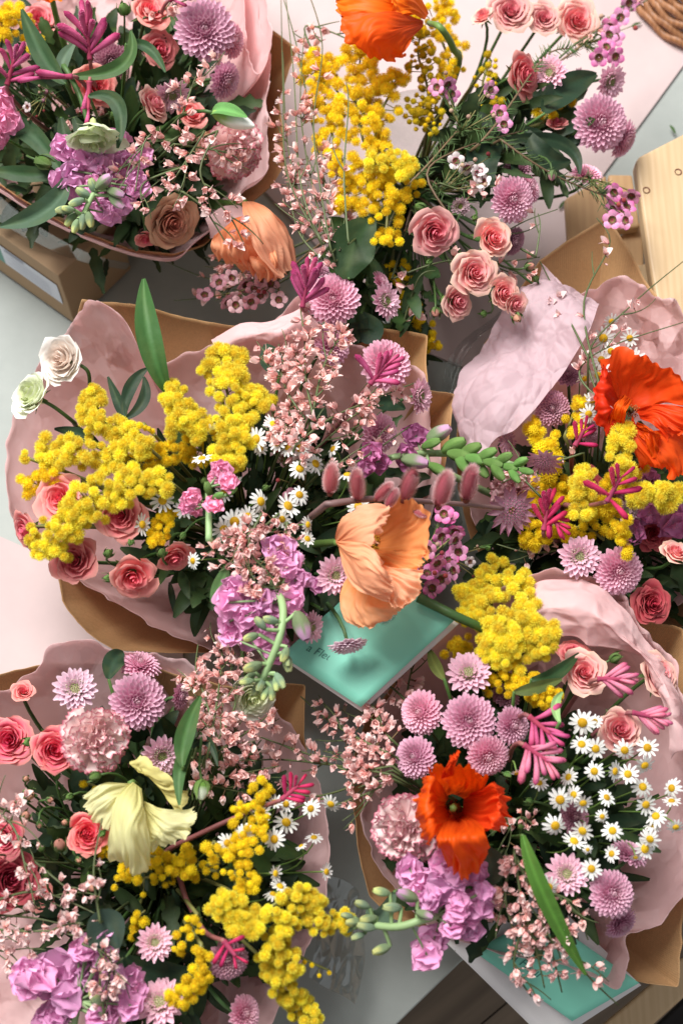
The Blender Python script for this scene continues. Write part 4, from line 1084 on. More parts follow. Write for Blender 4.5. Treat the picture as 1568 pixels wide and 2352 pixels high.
# ------------------------------------------------------------------ wraps
def Z(pts, z): return [(x, y, z + (e[0] if e else 0)) for x, y, *e in pts]
W = lambda o, cat, lab: set_thing(o, cat, lab)
o = cone('kraft_wrap', 'kraft', 'C', [(190, 690, .235), (260, 697, .235), (340, 703, .23), (480, 743, .22), (640, 764, .19), (800, 752, .215), (900, 756, .22), (982, 768, .22), (980, 830, .22), (984, 893, .215), (1042, 906, .20), (1030, 1000, .19), (1010, 1120, .17), (960, 1300, .13), (850, 1450, .11), (680, 1530, .12), (560, 1512, .14), (480, 1500, .15), (330, 1497, .155), (262, 1492, .16), (200, 1452, .165), (145, 1380, .17), (128, 1310, .165), (75, 1220, .14), (50, 1080, .14), (95, 920, .17), (150, 800, .2)], .006, .003, 3.1)
W(o, 'wrapping paper', 'brown kraft paper wrap around the centre bouquet with a square back corner')
o = cone('tissue_wrap', 'tissue', 'C', [(232, 708, .255), (285, 738, .255), (318, 800, .24), (352, 868, .19), (405, 838, .19), (480, 800, .21), (560, 770, .225), (640, 735, .24), (692, 690, .26), (712, 735, .24), (800, 800, .22), (960, 860, .21), (985, 960, .20), (1000, 1100, .19), (965, 1250, .16), (880, 1380, .14), (740, 1480, .14), (600, 1530, .15), (480, 1492, .155), (330, 1425, .16), (200, 1345, .165), (110, 1285, .16), (42, 1220, .165), (22, 1100, .18), (38, 970, .19), (88, 860, .205), (140, 790, .22), (190, 725, .245)], .030, .006, 8.3, dz=.006, neck=.15)
W(o, 'tissue paper', 'translucent pink tissue lining of the centre bouquet curling over kraft paper')
o = cone('kraft_wrap', 'kraft', 'T', [(604, 52, .22), (640, 80, .21), (681, 112, .20), (660, 170, .2), (640, 232, .2), (650, 300, .19), (657, 372, .18), (630, 420, .17), (560, 480, .16), (470, 560, .17), (400, 583, .185), (300, 572, .185), (160, 520, .19), (40, 450, .20), (-60, 380, .2), (-240, 150, .22), (-240, -120, .22), (-60, -300, .22), (200, -360, .22), (420, -300, .22), (560, -140, .22)], .006, .003, 5.2)
W(o, 'wrapping paper', 'brown kraft paper wrap showing right of the top left bouquet')
o = cone('tissue_wrap', 'tissue', 'T', [(596, 60, .23), (616, 140, .225), (612, 230, .22), (606, 320, .21), (612, 400, .20), (560, 440, .19), (520, 500, .18), (450, 560, .19), (405, 598, .20), (330, 592, .20), (240, 566, .205), (120, 512, .21), (0, 440, .22), (-100, 350, .22), (-220, 150, .24), (-230, -120, .24), (-60, -290, .24), (200, -350, .24), (420, -290, .24), (560, -140, .24), (590, -40, .24)], .030, .006, 2.2, dz=.006)
W(o, 'tissue paper', 'translucent pink tissue lining around the top left bouquet')
o = cone('tissue_overlap', 'tissue', 'T', [(560, -60, .25), (600, -30, .255), (612, 30, .25), (622, 90, .25), (610, 150, .24), (588, 176, .24), (566, 120, .24), (560, 40, .24)], .009, .004, 12.2, dz=.004, neck=.5, zneck=.12)
W(o, 'tissue paper', 'loose pale pink tissue corner standing above the round lilac chrysanthemums')
o = cone('kraft_wrap', 'kraft', 'R', [(1395, 497, .17), (1440, 570, .175), (1482, 645, .17), (1560, 760, .17), (1680, 950, .17), (1720, 1150, .16), (1680, 1330, .15), (1568, 1440, .13), (1440, 1460, .11), (1280, 1420, .10), (1150, 1340, .10), (1080, 1240, .11), (1052, 1120, .12), (1048, 1000, .13), (1066, 900, .13), (1106, 800, .14), (1165, 700, .15), (1240, 600, .16), (1300, 555, .165)], .006, .003, 1.7)
W(o, 'wrapping paper', 'brown kraft paper wrap with tall pointed corner behind the right bouquet')
o = cone('tissue_wrap', 'tissue', 'R', [(1340, 690, .2), (1395, 652, .2), (1480, 676, .2), (1520, 700, .2), (1620, 800, .2), (1690, 950, .19), (1720, 1150, .18), (1660, 1310, .16), (1540, 1400, .14), (1400, 1420, .12), (1260, 1380, .12), (1150, 1300, .12), (1090, 1200, .13), (1062, 1100, .14), (1062, 1000, .15), (1075, 900, .16), (1120, 800, .17), (1200, 720, .18), (1270, 690, .19)], .028, .005, 6.4, dz=.006)
W(o, 'tissue paper', 'rose pink tissue lining behind the chamomile in the right bouquet')
fp = sheet('tissue_flap', 'tissue_pale', [
    [(1245, 606, .21), (1215, 655, .21), (1160, 725, .205), (1108, 800, .20), (1068, 880, .195), (1052, 960, .19), (1056, 1030, .185)],
    [(1282, 630, .225), (1248, 700, .235), (1196, 780, .235), (1150, 850, .23), (1108, 920, .22), (1085, 985, .21), (1076, 1035, .2)],
    [(1345, 668, .235), (1310, 740, .25), (1265, 810, .25), (1212, 880, .245), (1160, 950, .235), (1118, 1000, .22), (1096, 1040, .21)],
    [(1376, 696, .24), (1345, 775, .25), (1298, 850, .25), (1246, 922, .245), (1190, 985, .235), (1150, 1002, .225), (1108, 1052, .21)]], amp=.032, seed=4, nu=220, nv=130, freq=26)
W(fp, 'tissue paper', 'large crumpled pale pink tissue flap folded over the right bouquet')
o = cone('kraft_wrap', 'kraft', 'L', [(-60, 1575, .2), (0, 1548, .2), (100, 1527, .195), (200, 1522, .19), (330, 1530, .18), (450, 1560, .17), (560, 1590, .17), (640, 1570, .165), (702, 1572, .16), (700, 1690, .15), (720, 1850, .13), (735, 2000, .12), (715, 2150, .12), (640, 2300, .12), (560, 2450, .12), (350, 2560, .12), (100, 2560, .13), (-100, 2450, .14), (-180, 2200, .16), (-200, 1950, .18), (-150, 1700, .2)], .006, .003, 9.7)
W(o, 'wrapping paper', 'brown kraft paper wrap rising behind the lower left bouquet')
o = cone('tissue_wrap', 'tissue', 'L', [(-50, 1640, .2), (20, 1585, .2), (88, 1545, .205), (112, 1500, .21), (145, 1484, .215), (215, 1480, .21), (285, 1510, .195), (400, 1520, .18), (520, 1570, .17), (610, 1620, .165), (700, 1720, .15), (742, 1850, .14), (752, 1980, .135), (742, 2090, .13), (690, 2220, .13), (610, 2360, .13), (480, 2480, .13), (250, 2540, .13), (0, 2480, .14), (-140, 2250, .16), (-160, 1950, .19), (-120, 1760, .2)], .030, .006, 4.9, dz=.006)
W(o, 'tissue paper', 'sheer pink tissue lining of the lower left bouquet')
o = cone('kraft_wrap', 'kraft', 'B', [(1100, 1400, .18), (1220, 1345, .2), (1360, 1380, .195), (1440, 1412, .19), (1568, 1446, .185), (1600, 1560, .18), (1640, 1750, .17), (1620, 1950, .15), (1572, 2090, .14), (1568, 2180, .13), (1556, 2268, .12), (1480, 2258, .12), (1416, 2242, .12), (1300, 2200, .11), (1150, 2150, .11), (1000, 2140, .11), (902, 2110, .12), (850, 2060, .12), (822, 1960, .13), (812, 1840, .14), (812, 1740, .15), (840, 1640, .165), (940, 1530, .17)], .006, .003, 7.7)
W(o, 'wrapping paper', 'brown kraft paper wrap folded under the lower right bouquet')
o = cone('tissue_wrap', 'tissue', 'B', [(1050, 1440, .19), (1130, 1372, .215), (1245, 1322, .23), (1350, 1336, .23), (1420, 1382, .225), (1480, 1450, .22), (1540, 1510, .215), (1566, 1580, .21), (1600, 1700, .2), (1610, 1850, .18), (1575, 2020, .16), (1530, 2100, .15), (1490, 2135, .145), (1432, 2150, .14), (1430, 2200, .14), (1404, 2262, .135), (1350, 2235, .13), (1240, 2205, .13), (1120, 2180, .13), (1020, 2150, .13), (930, 2080, .13), (870, 1980, .14), (840, 1850, .15), (845, 1720, .165), (910, 1590, .18)], .030, .006, 11.9, dz=.006)
W(o, 'tissue paper', 'satiny pink tissue lining sweeping round the lower right bouquet')
# rolled tissue lip along the upper edge of the lower right bouquet
o = sheet('tissue_fold', 'tissue', [
    [(1190, 1355, .235), (1250, 1320, .24), (1350, 1336, .24), (1420, 1385, .235), (1480, 1450, .23), (1535, 1510, .225), (1562, 1600, .22), (1572, 1700, .21)],
    [(1205, 1420, .245), (1260, 1395, .255), (1340, 1400, .26), (1410, 1440, .26), (1468, 1490, .25), (1512, 1540, .245), (1548, 1620, .235), (1566, 1720, .22)],
    [(1230, 1480, .225), (1300, 1470, .235), (1350, 1490, .24), (1420, 1500, .24), (1460, 1520, .235), (1500, 1580, .23), (1535, 1650, .22), (1556, 1740, .21)]], amp=.016, seed=9, nu=140, nv=60, freq=16)
W(o, 'tissue paper', 'smooth pink tissue fold rolled over beside the big yellow mimosa cluster')
# tissue end curling over the half hidden peach poppy
o = sheet('tissue_fold', 'tissue', [
    [(470, 500, .2), (520, 470, .215), (578, 474, .22)], [(478, 522, .2), (530, 505, .222), (576, 506, .225)], [(482, 548, .19), (520, 540, .21), (566, 541, .215)]], amp=.004, seed=3, nu=50, nv=34, freq=22)
W(o, 'tissue paper', 'narrow pink tissue end draped over the half hidden peach poppy')
# pink tissue crest behind the centre bouquet (under the magenta kangaroo paw)
o = sheet('tissue_fold', 'tissue', [
    [(480, 775, .235), (560, 742, .25), (630, 722, .262), (692, 688, .275), (705, 700, .275)],
    [(500, 800, .24), (580, 770, .262), (640, 760, .275), (690, 740, .28), (730, 745, .27)],
    [(560, 815, .225), (610, 800, .245), (650, 800, .25), (700, 790, .25), (770, 800, .24)]], amp=.022, seed=13, nu=100, nv=60, freq=20)
W(o, 'tissue paper', 'gathered pink tissue peak behind the centre bouquet below the magenta kangaroo paw')
# clear film outside the wraps
o = sheet('clear_film', 'clear', [[(-60, 400, .2), (60, 500, .17), (200, 580, .13), (300, 605, .1)], [(-60, 470, .16), (60, 545, .14), (180, 600, .11), (290, 618, .08)]], amp=.002, seed=2, nu=50, nv=20)
W(o, 'cellophane', 'clear cellophane strip hanging below the top left bouquet')
o = sheet('clear_film', 'clear', [[(1240, 650, .15), (1120, 760, .14), (1050, 880, .13), (1030, 1030, .12), (1060, 1200, .11)], [(1215, 640, .10), (1080, 770, .08), (1020, 880, .07), (1000, 1030, .06), (1040, 1230, .06)]], amp=.01, seed=5, nu=100, nv=40)
W(o, 'cellophane', 'clear cellophane sleeve edge left of the right bouquet')
o = sheet('clear_film', 'clear', [[(745, 2010, .13), (790, 2020, .11), (830, 2050, .09), (850, 2100, .07)], [(740, 2120, .12), (780, 2130, .10), (820, 2150, .08), (845, 2190, .06)], [(700, 2240, .11), (745, 2270, .09), (790, 2290, .07), (820, 2310, .05)]], amp=.014, seed=8, nu=90, nv=70)
W(o, 'cellophane', 'shiny crumpled clear cellophane between the two lower bouquets')
# glass vase holding the unwrapped flowers
b = MB(); vz = [(.034, .004), (.040, .01), (.045, .06), (.042, .11), (.046, .15), (.052, .165)]
b.grid(lambda u, v: (lambda k: (math.cos(u * 2 * pi) * k[0], math.sin(u * 2 * pi) * k[0], k[1]))(vz[int(round(v * 5))]), 40, 5, (1, 1, 1), True)
o = link('glass_vase', b.mesh('glass_vase', 'glass')); o.location = Vector((BIND['V'].x, BIND['V'].y, 0)); so = o.modifiers.new('thickness', 'SOLIDIFY'); so.thickness = .002
W(o, 'vase', 'clear glass vase under the yellow mimosa of the unwrapped top bouquet')
# ------------------------------------------------------------------ cards
def card(label, rgt, bot, lft, zr, zb, zl, gap, text, tx, ty, trot, tsize, shear=.3, back=None):
    a, b_, c_ = P(*rgt, zr), P(*bot, zb), P(*lft, zl); d_ = a + c_ - b_
    t = bpy.data.objects.new('greeting_card', None); scene.collection.objects.link(t); t.location = b_; set_thing(t, 'card', label)
    n = (a - b_).cross(c_ - b_).normalized(); n = n if n.z > 0 else -n
    up = n * .0016
    # front cover hinged on the far-left edge and a little lifted at the near-right edge
    hing0, hing1 = c_, d_
    def leafc(name, mat, lift, th):
        bmx = MB(); N_ = 12
        def f(u, v):
            p = (c_.lerp(d_, u)).lerp(b_.lerp(a, u), v) + n * (lift * math.sin(v * pi / 2) + .0) - t.location
            return p
        bmx.grid(f, N_, N_, (1, 1, 1)); o = link(name, bmx.mesh(name, mat), t); so = o.modifiers.new('thickness', 'SOLIDIFY'); so.thickness = th; so.offset = -1
        return o
    if back:
        bw = [P(*q) for q in back]; bb = MB()
        bb.grid(lambda u, v: (bw[2].lerp(bw[2] + bw[0] - bw[1], u)).lerp(bw[1].lerp(bw[0], u), v) - t.location, 10, 10, (1, 1, 1)); o = link('back_leaf', bb.mesh('back_leaf', 'card_white'), t); so = o.modifiers.new('thickness', 'SOLIDIFY'); so.thickness = .0004; so.offset = -1
    else: leafc('back_leaf', 'card_white', 0.0, .0004)
    fc = leafc('front_cover', 'card_mint', gap, .0004)
    inset = leafc('white_border', 'card_white', gap - .0007, .0003)
    inset.scale = (1, 1, 1)
    cu = bpy.data.curves.new('printed_name', 'FONT'); cu.body = text; cu.size = tsize; cu.shear = shear; cu.extrude = .00005; cu.align_x = 'CENTER'
    tmp = bpy.data.objects.new('printed_name', cu); scene.collection.objects.link(tmp)
    dg = bpy.context.evaluated_depsgraph_get(); me = bpy.data.meshes.new_from_object(tmp.evaluated_get(dg)); bpy.data.objects.remove(tmp)
    me.materials.clear(); me.materials.append(M['ink'])
    u = (P(tx + math.cos(trot) * 50, ty - math.sin(trot) * 50, 0) - P(tx, ty, 0)); 
    # direction in the plane of the card
    dirv = (b_ - c_).normalized(); upv = n.cross(dirv).normalized()
    Rm = Matrix((dirv, upv, n)).transposed() @ Matrix.Rotation(math.radians(trot), 3, 'Z')
    # point of the card seen at (tx, ty)
    dd = (-BACK + RIGHT * ((tx - 784) / 1568 * KW) + UP * ((1176 - ty) / 1568 * KW)); s_ = (b_ - CAM).dot(n) / dd.dot(n); pt = CAM + dd * s_
    # height of lifted cover at that place
    w_ = (pt - c_); vv = w_.dot((b_ - c_).normalized()) / (b_ - c_).length
    link('printed_name', me, fc, Matrix.Translation(pt - t.location + n * (gap * math.sin(clamp(vv) * pi / 2) + .0006)) @ Rm.to_4x4())
    return t
card('open mint green greeting card with white edge and printed name in the middle', (1046, 1424), (829, 1626), (645, 1506), .252, .235, .24, .006, 'a Fleur', 735, 1510, 8, .0108, back=[(1053, 1433, .249), (831, 1636, .232), (642, 1510, .239)])
card('mint green greeting card with wide white border under the lower right bouquet', (1466, 2258), (1312, 2346), (1087, 2186), .125, .12, .13, .003, 'a Fleur', 1205, 2226, 0, .0115, back=[(1472, 2264, .118), (1262, 2400, .112), (1024, 2166, .124)])
# ------------------------------------------------------------------ depths of the bouquets
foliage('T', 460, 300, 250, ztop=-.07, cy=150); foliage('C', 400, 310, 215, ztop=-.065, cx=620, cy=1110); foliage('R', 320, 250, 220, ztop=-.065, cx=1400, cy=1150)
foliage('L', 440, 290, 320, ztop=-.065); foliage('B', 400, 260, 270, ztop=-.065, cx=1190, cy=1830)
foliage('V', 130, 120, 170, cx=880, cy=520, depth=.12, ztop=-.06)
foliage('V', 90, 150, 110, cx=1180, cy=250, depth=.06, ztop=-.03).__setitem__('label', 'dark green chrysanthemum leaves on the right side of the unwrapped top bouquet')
# ------------------------------------------------------------------ chrysanthemums: kind, x, y, r, tilt, az, dz
for c, rows in {
 'T': [('chF', 470, 68, 73, 12, 60), ('chF', 532, 92, 44, 60, 0, -.02), ('chF', 516, 184, 46, 50, -20), ('chD', 255, 138, 44, 20, -80, -.03), ('chO', 393, 214, 46, 35, -60, -.01)],
 'V': [('chO', 1265, 168, 44, 25, 150), ('chO', 1397, 185, 44, 40, -20), ('chF', 1378, 282, 68, 22, 10), ('chF', 1430, 318, 48, 62, -20, -.02), ('chD', 1188, 388, 36, 60, 90, -.05),
       ('chF', 1345, 402, 40, 60, 80, -.04), ('chF', 1175, 458, 56, 25, 0), ('chF', 1214, 432, 38, 60, 20, -.02), ('chG', 1055, 474, 34, 10, 0, -.02), ('chD', 1178, 553, 36, 50, -20, -.03),
       ('chF', 765, 688, 64, 10, 90), ('chO', 880, 692, 46, 45, 10, -.01), ('chF', 874, 648, 30, 65, 30, -.02), ('chF', 728, 622, 30, 60, 90, -.02), ('chO', 1326, 180, 26, 40, 0, -.02)],
 'C': [('chF', 760, 792, 52, 40, 20, -.01), ('chF', 885, 838, 64, 25, 40, -.01), ('chO', 958, 910, 44, 55, 0, -.01), ('chF', 870, 995, 50, 35, -10, -.01), ('chO', 770, 1322, 50, 8, 0, .015),
       ('chG', 683, 1292, 40, 30, 150, 0), ('chO', 710, 1441, 40, 50, -10, 0), ('chW', 798, 1478, 48, 78, -80, .03), ('chW', 893, 1428, 40, 72, -60, 0)],
 'R': [('chD', 1267, 938, 44, 12, 0), ('chD', 1305, 862, 34, 40, 90, -.01), ('chO', 1330, 1279, 52, 5, 0, .01), ('chF', 1420, 1312, 60, 20, -30, .01), ('chG', 1435, 1178, 40, 20, 40, -.02), ('chD', 1405, 1370, 36, 60, -60, -.02), ('chD', 1355, 990, 30, 30, 0, -.03)],
 'L': [('chO', 172, 1585, 54, 15, 90), ('chF', 322, 1530, 50, 55, 80, -.025), ('chF', 314, 1613, 69, 8, 0, .01), ('chO', 370, 1734, 50, 22, -60), ('chF', 412, 1600, 34, 65, 0, -.02),
       ('chO', 355, 2166, 45, 5, 0), ('chO', 368, 2306, 60, 15, 120), ('chD', 523, 2205, 50, 25, -60), ('chF', 560, 2330, 46, 40, 0)],
 'B': [('chO', 1076, 1550, 56, 25, 90), ('chF', 967, 1637, 55, 30, 180), ('chF', 1076, 1657, 66, 8, 0, .012), ('chF', 1176, 1668, 48, 35, 0, -.005), ('chF', 1120, 1737, 52, 28, -60), ('chF', 953, 1740, 52, 25, 180),
       ('chO', 1299, 2011, 52, 15, 40), ('chF', 1404, 2054, 58, 25, 0, .01), ('chF', 1445, 1962, 46, 60, 60, -.005), ('chF', 1425, 2122, 44, 60, -50, -.02), ('chD', 1318, 1878, 40, 30, 0, -.04), ('chD', 1160, 1600, 36, 40, 60, -.05)]}.items():
    for q in rows: chrys(q[0], c, *q[1:])
for c, rows in {
 'T': [('roC', 222, 197, 52, 22, 10), ('roP', 355, 236, 44, 62, 30), ('roC', 368, 112, 42, 35, 10, -.03), ('roC', 345, 22, 44, 35, 60), ('roT', 395, 510, 60, 30, -30, .0), ('roC', 335, 548, 26, 50, -90, -.01), ('roT', 487, 335, 36, 30, 30, -.02), ('roC', 440, 260, 34, 30, 60, -.05), ('roC', 90, 40, 40, 30, 90, -.07)],
 'V': [('roP', 1107, 34, 28, 60, 120), ('roP', 1172, 24, 50, 25, 70), ('roP', 1248, 40, 38, 25, 60), ('roP', 1325, 46, 52, 20, 40), ('roC', 1203, 170, 50, 50, 10), ('roC', 1278, 280, 26, 60, 90, -.03), ('roK', 998, 533, 54, 18, -30, .01), ('roP', 1132, 546, 48, 30, 20),
       ('roP', 1090, 626, 52, 22, 10, .01), ('roP', 1157, 672, 40, 30, 0, .01), ('roP', 1050, 692, 42, 35, 0), ('roP', 1184, 697, 30, 35, -10, .012)],
 'C': [('roC', 138, 1146, 56, 25, 150, -.01), ('roC', 276, 1184, 54, 15, 200, .012), ('roC', 62, 1218, 46, 55, 200, .01), ('roC', 171, 1288, 52, 18, 170), ('roC', 306, 1326, 54, 28, -80), ('roC', 402, 1280, 40, 50, -70, -.01)],
 'R': [('roR', 1494, 1386, 46, 30, 0), ('roP', 1552, 1268, 36, 50, 60), ('roR', 1345, 1120, 44, 30, 0, -.05), ('roR', 1500, 1225, 40, 20, 0, -.04)],
 'L': [('roH', 22, 1700, 56, 12, 180), ('roH', 124, 1722, 54, 10, 0, .01), ('roH', 200, 1915, 48, 15, 0), ('roH', 8, 1925, 48, 20, 180), ('roR', 22, 2020, 64, 20, 0, -.01), ('roC', 95, 2060, 30, 30, 0, -.04)],
 'B': [('roP', 1341, 1545, 52, 15, 40), ('roP', 1512, 1548, 52, 40, 20, -.005), ('roP', 1424, 1676, 52, 20, 30, -.002), ('roC', 1316, 1498, 36, 50, 80, -.02)]}.items():
    for q in rows: rose(q[0], c, *q[1:])
rose('raW', 'C', 142, 826, 62, 32, 170, .045, via=[(200, 850, .27), (208, 900, .24), (230, 960, .20)])
rose('raG', 'C', 72, 906, 60, 50, 150, .035, via=[(125, 935, .25), (170, 970, .23), (215, 1010, .19)])
rose('raY', 'T', 214, 318, 68, 62, -92, .05, via=[(205, 290, .33), (180, 210, .34), (150, 165, .32)], srad=.003)
rose('raG', 'C', 582, 1602, 58, 30, -60, -.01)
rose('roC', 'L', 53, 1588, 25, 30, 90, .01)
for c, rows in {
 'T': [('budG', 262, 264, 19, 20, 80, 0), ('budG', 100, 372, 28, 70, -20, .02), ('budM', 105, 210, 12, 40, 0, -.01), ('budM', 80, 172, 12, 40, 0, -.01), ('budM', 98, 230, 10, 40, 0, 0), ('budG', 285, 20, 24, 40, 90, .02), ('budG', 430, 190, 14, 40, 0, -.01)],
 'V': [('budP', 1000, 716, 19, 40, -90), ('budP', 1186, 728, 20, 30, -60, .01), ('budG', 965, 475, 20, 60, 160), ('budG', 1020, 690, 17, 60, 90), ('budM', 1267, 402, 18, 60, -90), ('budP', 1215, 612, 18, 50, 20), ('budM', 888, 345, 9, 20, 0, .02), ('budM', 908, 347, 9, 20, 0, .02)],
 'C': [('budG', 249, 1271, 18, 30, 60, .01), ('budG', 372, 1270, 18, 30, 90, .02), ('budG', 250, 1328, 16, 60, 180, 0), ('budG', 588, 1425, 16, 60, 190, .02)],
 'R': [('budG', 1530, 1265, 20, 60, 200, -.01), ('budG', 1120, 1258, 10, 40, 0, .02)],
 'L': [('budP', 66, 1826, 24, 30, 0), ('budP', 58, 1876, 20, 50, 60), ('budP', 137, 1942, 26, 30, 100, .01), ('budP', 212, 2034, 26, 40, -60), ('budG', 66, 1705, 19, 40, 200, .01), ('budG', 219, 1784, 19, 60, 200, .02), ('budP', 114, 1838, 14, 50, 0), ('budG', 130, 1780, 16, 60, 90, -.01), ('budG', 108, 2010, 16, 60, 90, -.02)],
 'B': [('budG', 1412, 1512, 20, 60, 20, .01)]}.items():
    for q in rows: bud(q[0], c, *q[1:])
bud('budW', 'L', 463, 1815, 33, 60, -90, .03, via=[(458, 1760, .27), (452, 1700, .26)])
for x, y, r in [(470, 1105, 14), (560, 1290, 13), (300, 1245, 14), (420, 1230, 12), (610, 1120, 12), (520, 1010, 12)]: bud('budG', 'C', x, y, r, rnd.uniform(20, 70), rnd.uniform(0, 360), .0)
for x, y, r in [(1250, 1770, 13), (1215, 1840, 12), (1165, 1780, 13), (1195, 1900, 12)]: bud('budG', 'B', x, y, r, rnd.uniform(20, 70), rnd.uniform(0, 360), -.01)
for x, y, r in [(150, 1890, 14), (95, 1950, 13), (180, 1975, 13), (235, 1915, 12), (60, 1790, 13), (160, 1830, 14), (90, 1895, 12)]: bud(rnd.choice(('budG', 'budP')), 'L', x, y, r, rnd.uniform(20, 70), rnd.uniform(0, 360), -.005)
for x, y, r in [(1080, 665, 13), (1110, 720, 13), (1230, 640, 12), (985, 600, 13), (1090, 500, 12)]: bud('budG', 'V', x, y, r, rnd.uniform(20, 70), rnd.uniform(0, 360), -.005)
# ------------------------------------------------------------------ poppies
ring = lambda n, W, cup, curl, L, ruf, off=0: [(off + 360 / n * k + rnd.uniform(-12, 12), W, cup * rnd.uniform(.8, 1.2), curl, L * rnd.uniform(.9, 1.08), ruf, rnd.uniform(-.2, .2)) for k in range(n)]
poppy_traced('V', 985, 52, None, [
 ([[(968, 40, .0), (966, 30, .01)], [(935, -30, .03), (880, 0, .045), (885, 45, .04)], [(900, -120, .02), (800, -60, .035), (800, 10, .04), (830, 60, .03)], [(880, -150, .0), (765, -60, .025), (772, 5, .03), (784, 40, .028)]], 'flame', 1.0, 3),
 ([[(984, 30, .0), (975, 44, .01)], [(960, -40, .02), (930, -10, .04), (940, 30, .03)], [(985, -100, .01), (900, -90, .03), (890, -20, .045), (905, 40, .04)]], 'flame', .8, 8),
 ([[(972, 46, .005), (972, 60, .0)], [(905, 26, .045), (905, 70, .045), (945, 88, .02)], [(838, 26, .05), (850, 92, .05), (925, 118, .02)], [(782, 28, .04), (800, 86, .035), (843, 120, .03), (890, 138, .02), (930, 116, .0)]], 'orange', .8, 5)],
 'bright orange poppy hanging at the top edge seen from outside', dz=.07, via=[(1010, 62, .35), (1040, 110, .31), (1045, 170, .24)])
poppy_traced('T', 562, 462, None, [
 ([[(556, 462, .005), (580, 462, .005)], [(560, 500, .03), (620, 485, .032)], [(575, 545, .045), (655, 520, .02)], [(598, 590, .035), (672, 560, .005)], [(632, 640, .01), (674, 612, -.01)]], 'peachpale', 1, 1),
 ([[(540, 500, .01), (580, 490, .01)], [(500, 535, .03), (570, 535, .035)], [(486, 562, .035), (540, 572, .04), (590, 552, .03)], [(498, 586, .02), (545, 600, .02), (600, 590, .01)]], 'deeppeach', 1.2, 2),
 ([[(550, 520, -.01), (620, 510, -.01)], [(545, 560, .0), (625, 550, .0)], [(532, 595, .012), (585, 604, .02), (635, 590, .02)], [(560, 612, .0), (600, 624, .0), (640, 640, .0)]], 'deeppeach', 1.3, 4)],
 'ruffled deep peach poppy half hidden by a pink tissue end', dz=-.015)
poppy_traced('C', 774, 1246, None, [
 ([[(832, 1245, -.035), (836, 1256, -.035), (842, 1268, -.035)], [(850, 1190, -.01), (895, 1225, -.02), (900, 1268, -.015)], [(882, 1158, .01), (940, 1190, .0), (950, 1268, .0)], [(885, 1140, .025), (930, 1148, .02), (978, 1178, .02), (978, 1290, .015)]], 'peachdeep', .9, 1),
 ([[(836, 1262, -.035), (840, 1280, -.025)], [(895, 1264, -.01), (888, 1300, .005)], [(972, 1262, .012), (962, 1300, .018), (940, 1322, .02)]], 'peachdeep', 1.0, 2),
 ([[(800, 1320, -.02), (860, 1340, -.015), (930, 1320, -.02)], [(782, 1370, -.02), (850, 1400, .0), (955, 1345, -.005)], [(796, 1428, -.02), (845, 1444, -.01), (912, 1408, -.005), (966, 1360, .0)]], 'peach', 1.0, 3),
 ([[(850, 1290, .0), (845, 1312, .01)], [(908, 1305, .025), (880, 1355, .03)], [(968, 1306, .03), (965, 1350, .03), (935, 1385, .03), (900, 1396, .03)]], 'peachpale', 1.5, 4),
 ([[(770, 1244, .0), (773, 1250, .002), (778, 1256, .0)], [(800, 1242, .035), (800, 1275, .035), (788, 1296, .015)], [(838, 1250, .05), (838, 1300, .052), (806, 1346, .02)], [(866, 1272, .052), (876, 1322, .055), (842, 1368, .03)], [(880, 1292, .04), (904, 1338, .045), (890, 1388, .03)]], 'peachpale', 1.0, 5),
 ([[(770, 1242, .0), (774, 1248, .003)], [(778, 1200, .022), (800, 1218, .035), (812, 1254, .035)], [(802, 1176, .03), (832, 1200, .048), (846, 1254, .05)], [(838, 1160, .03), (864, 1186, .05), (858, 1246, .055)], [(884, 1156, .025), (892, 1182, .04), (862, 1250, .05)]], 'peachpale', 1.0, 6)],
 'huge ruffled pale peach poppy with yellow centre', dz=.04, st=(850, 1252, -.03, 55, 10, 60, (.70, .42, .04)))
poppy_traced('R', 1440, 935, None, [
 ([[(1420, 925, -.02), (1440, 930, -.025), (1465, 950, -.02)], [(1400, 880, .0), (1460, 870, -.005), (1530, 925, .0)], [(1382, 842, .03), (1425, 805, .025), (1475, 822, .03), (1515, 845, .028), (1570, 880, .028), (1610, 950, .02)]], 'redglow', 1.1, 1),
 ([[(1425, 925, -.02), (1420, 950, -.02)], [(1396, 862, .02), (1394, 930, .025), (1412, 980, .01)], [(1385, 838, .03), (1370, 900, .02), (1377, 970, .01), (1404, 1010, .0)]], 'red', 1.0, 2),
 ([[(1450, 950, -.02), (1452, 965, -.01)], [(1475, 985, .015), (1440, 1000, .015)], [(1560, 990, .02), (1520, 1060, .015), (1470, 1070, .0)], [(1600, 1040, .0), (1560, 1098, .0), (1515, 1075, -.005), (1462, 1072, -.02)]], 'redglow', 1.4, 3),
 ([[(1462, 942, -.01), (1470, 962, .0)], [(1508, 928, .03), (1500, 975, .03)], [(1590, 935, .04), (1575, 990, .035), (1532, 1008, .02)]], 'redglow', 1.0, 4),
 ([[(1434, 905, .015), (1452, 920, .015)], [(1415, 925, .035), (1440, 942, .04)], [(1396, 965, .015), (1434, 975, .01)]], 'orange', .8, 6),
 ([[(1462, 968, .02), (1455, 990, .0)], [(1495, 985, .035), (1478, 1010, .02)], [(1524, 1000, .03), (1510, 1050, .015), (1488, 1040, .01)]], 'orange', 1.3, 5)],
 'large crumpled red orange poppy at the right edge', dz=.03, st=(1446, 938, -.015, 25, -60, 60, (.45, .12, .04)))
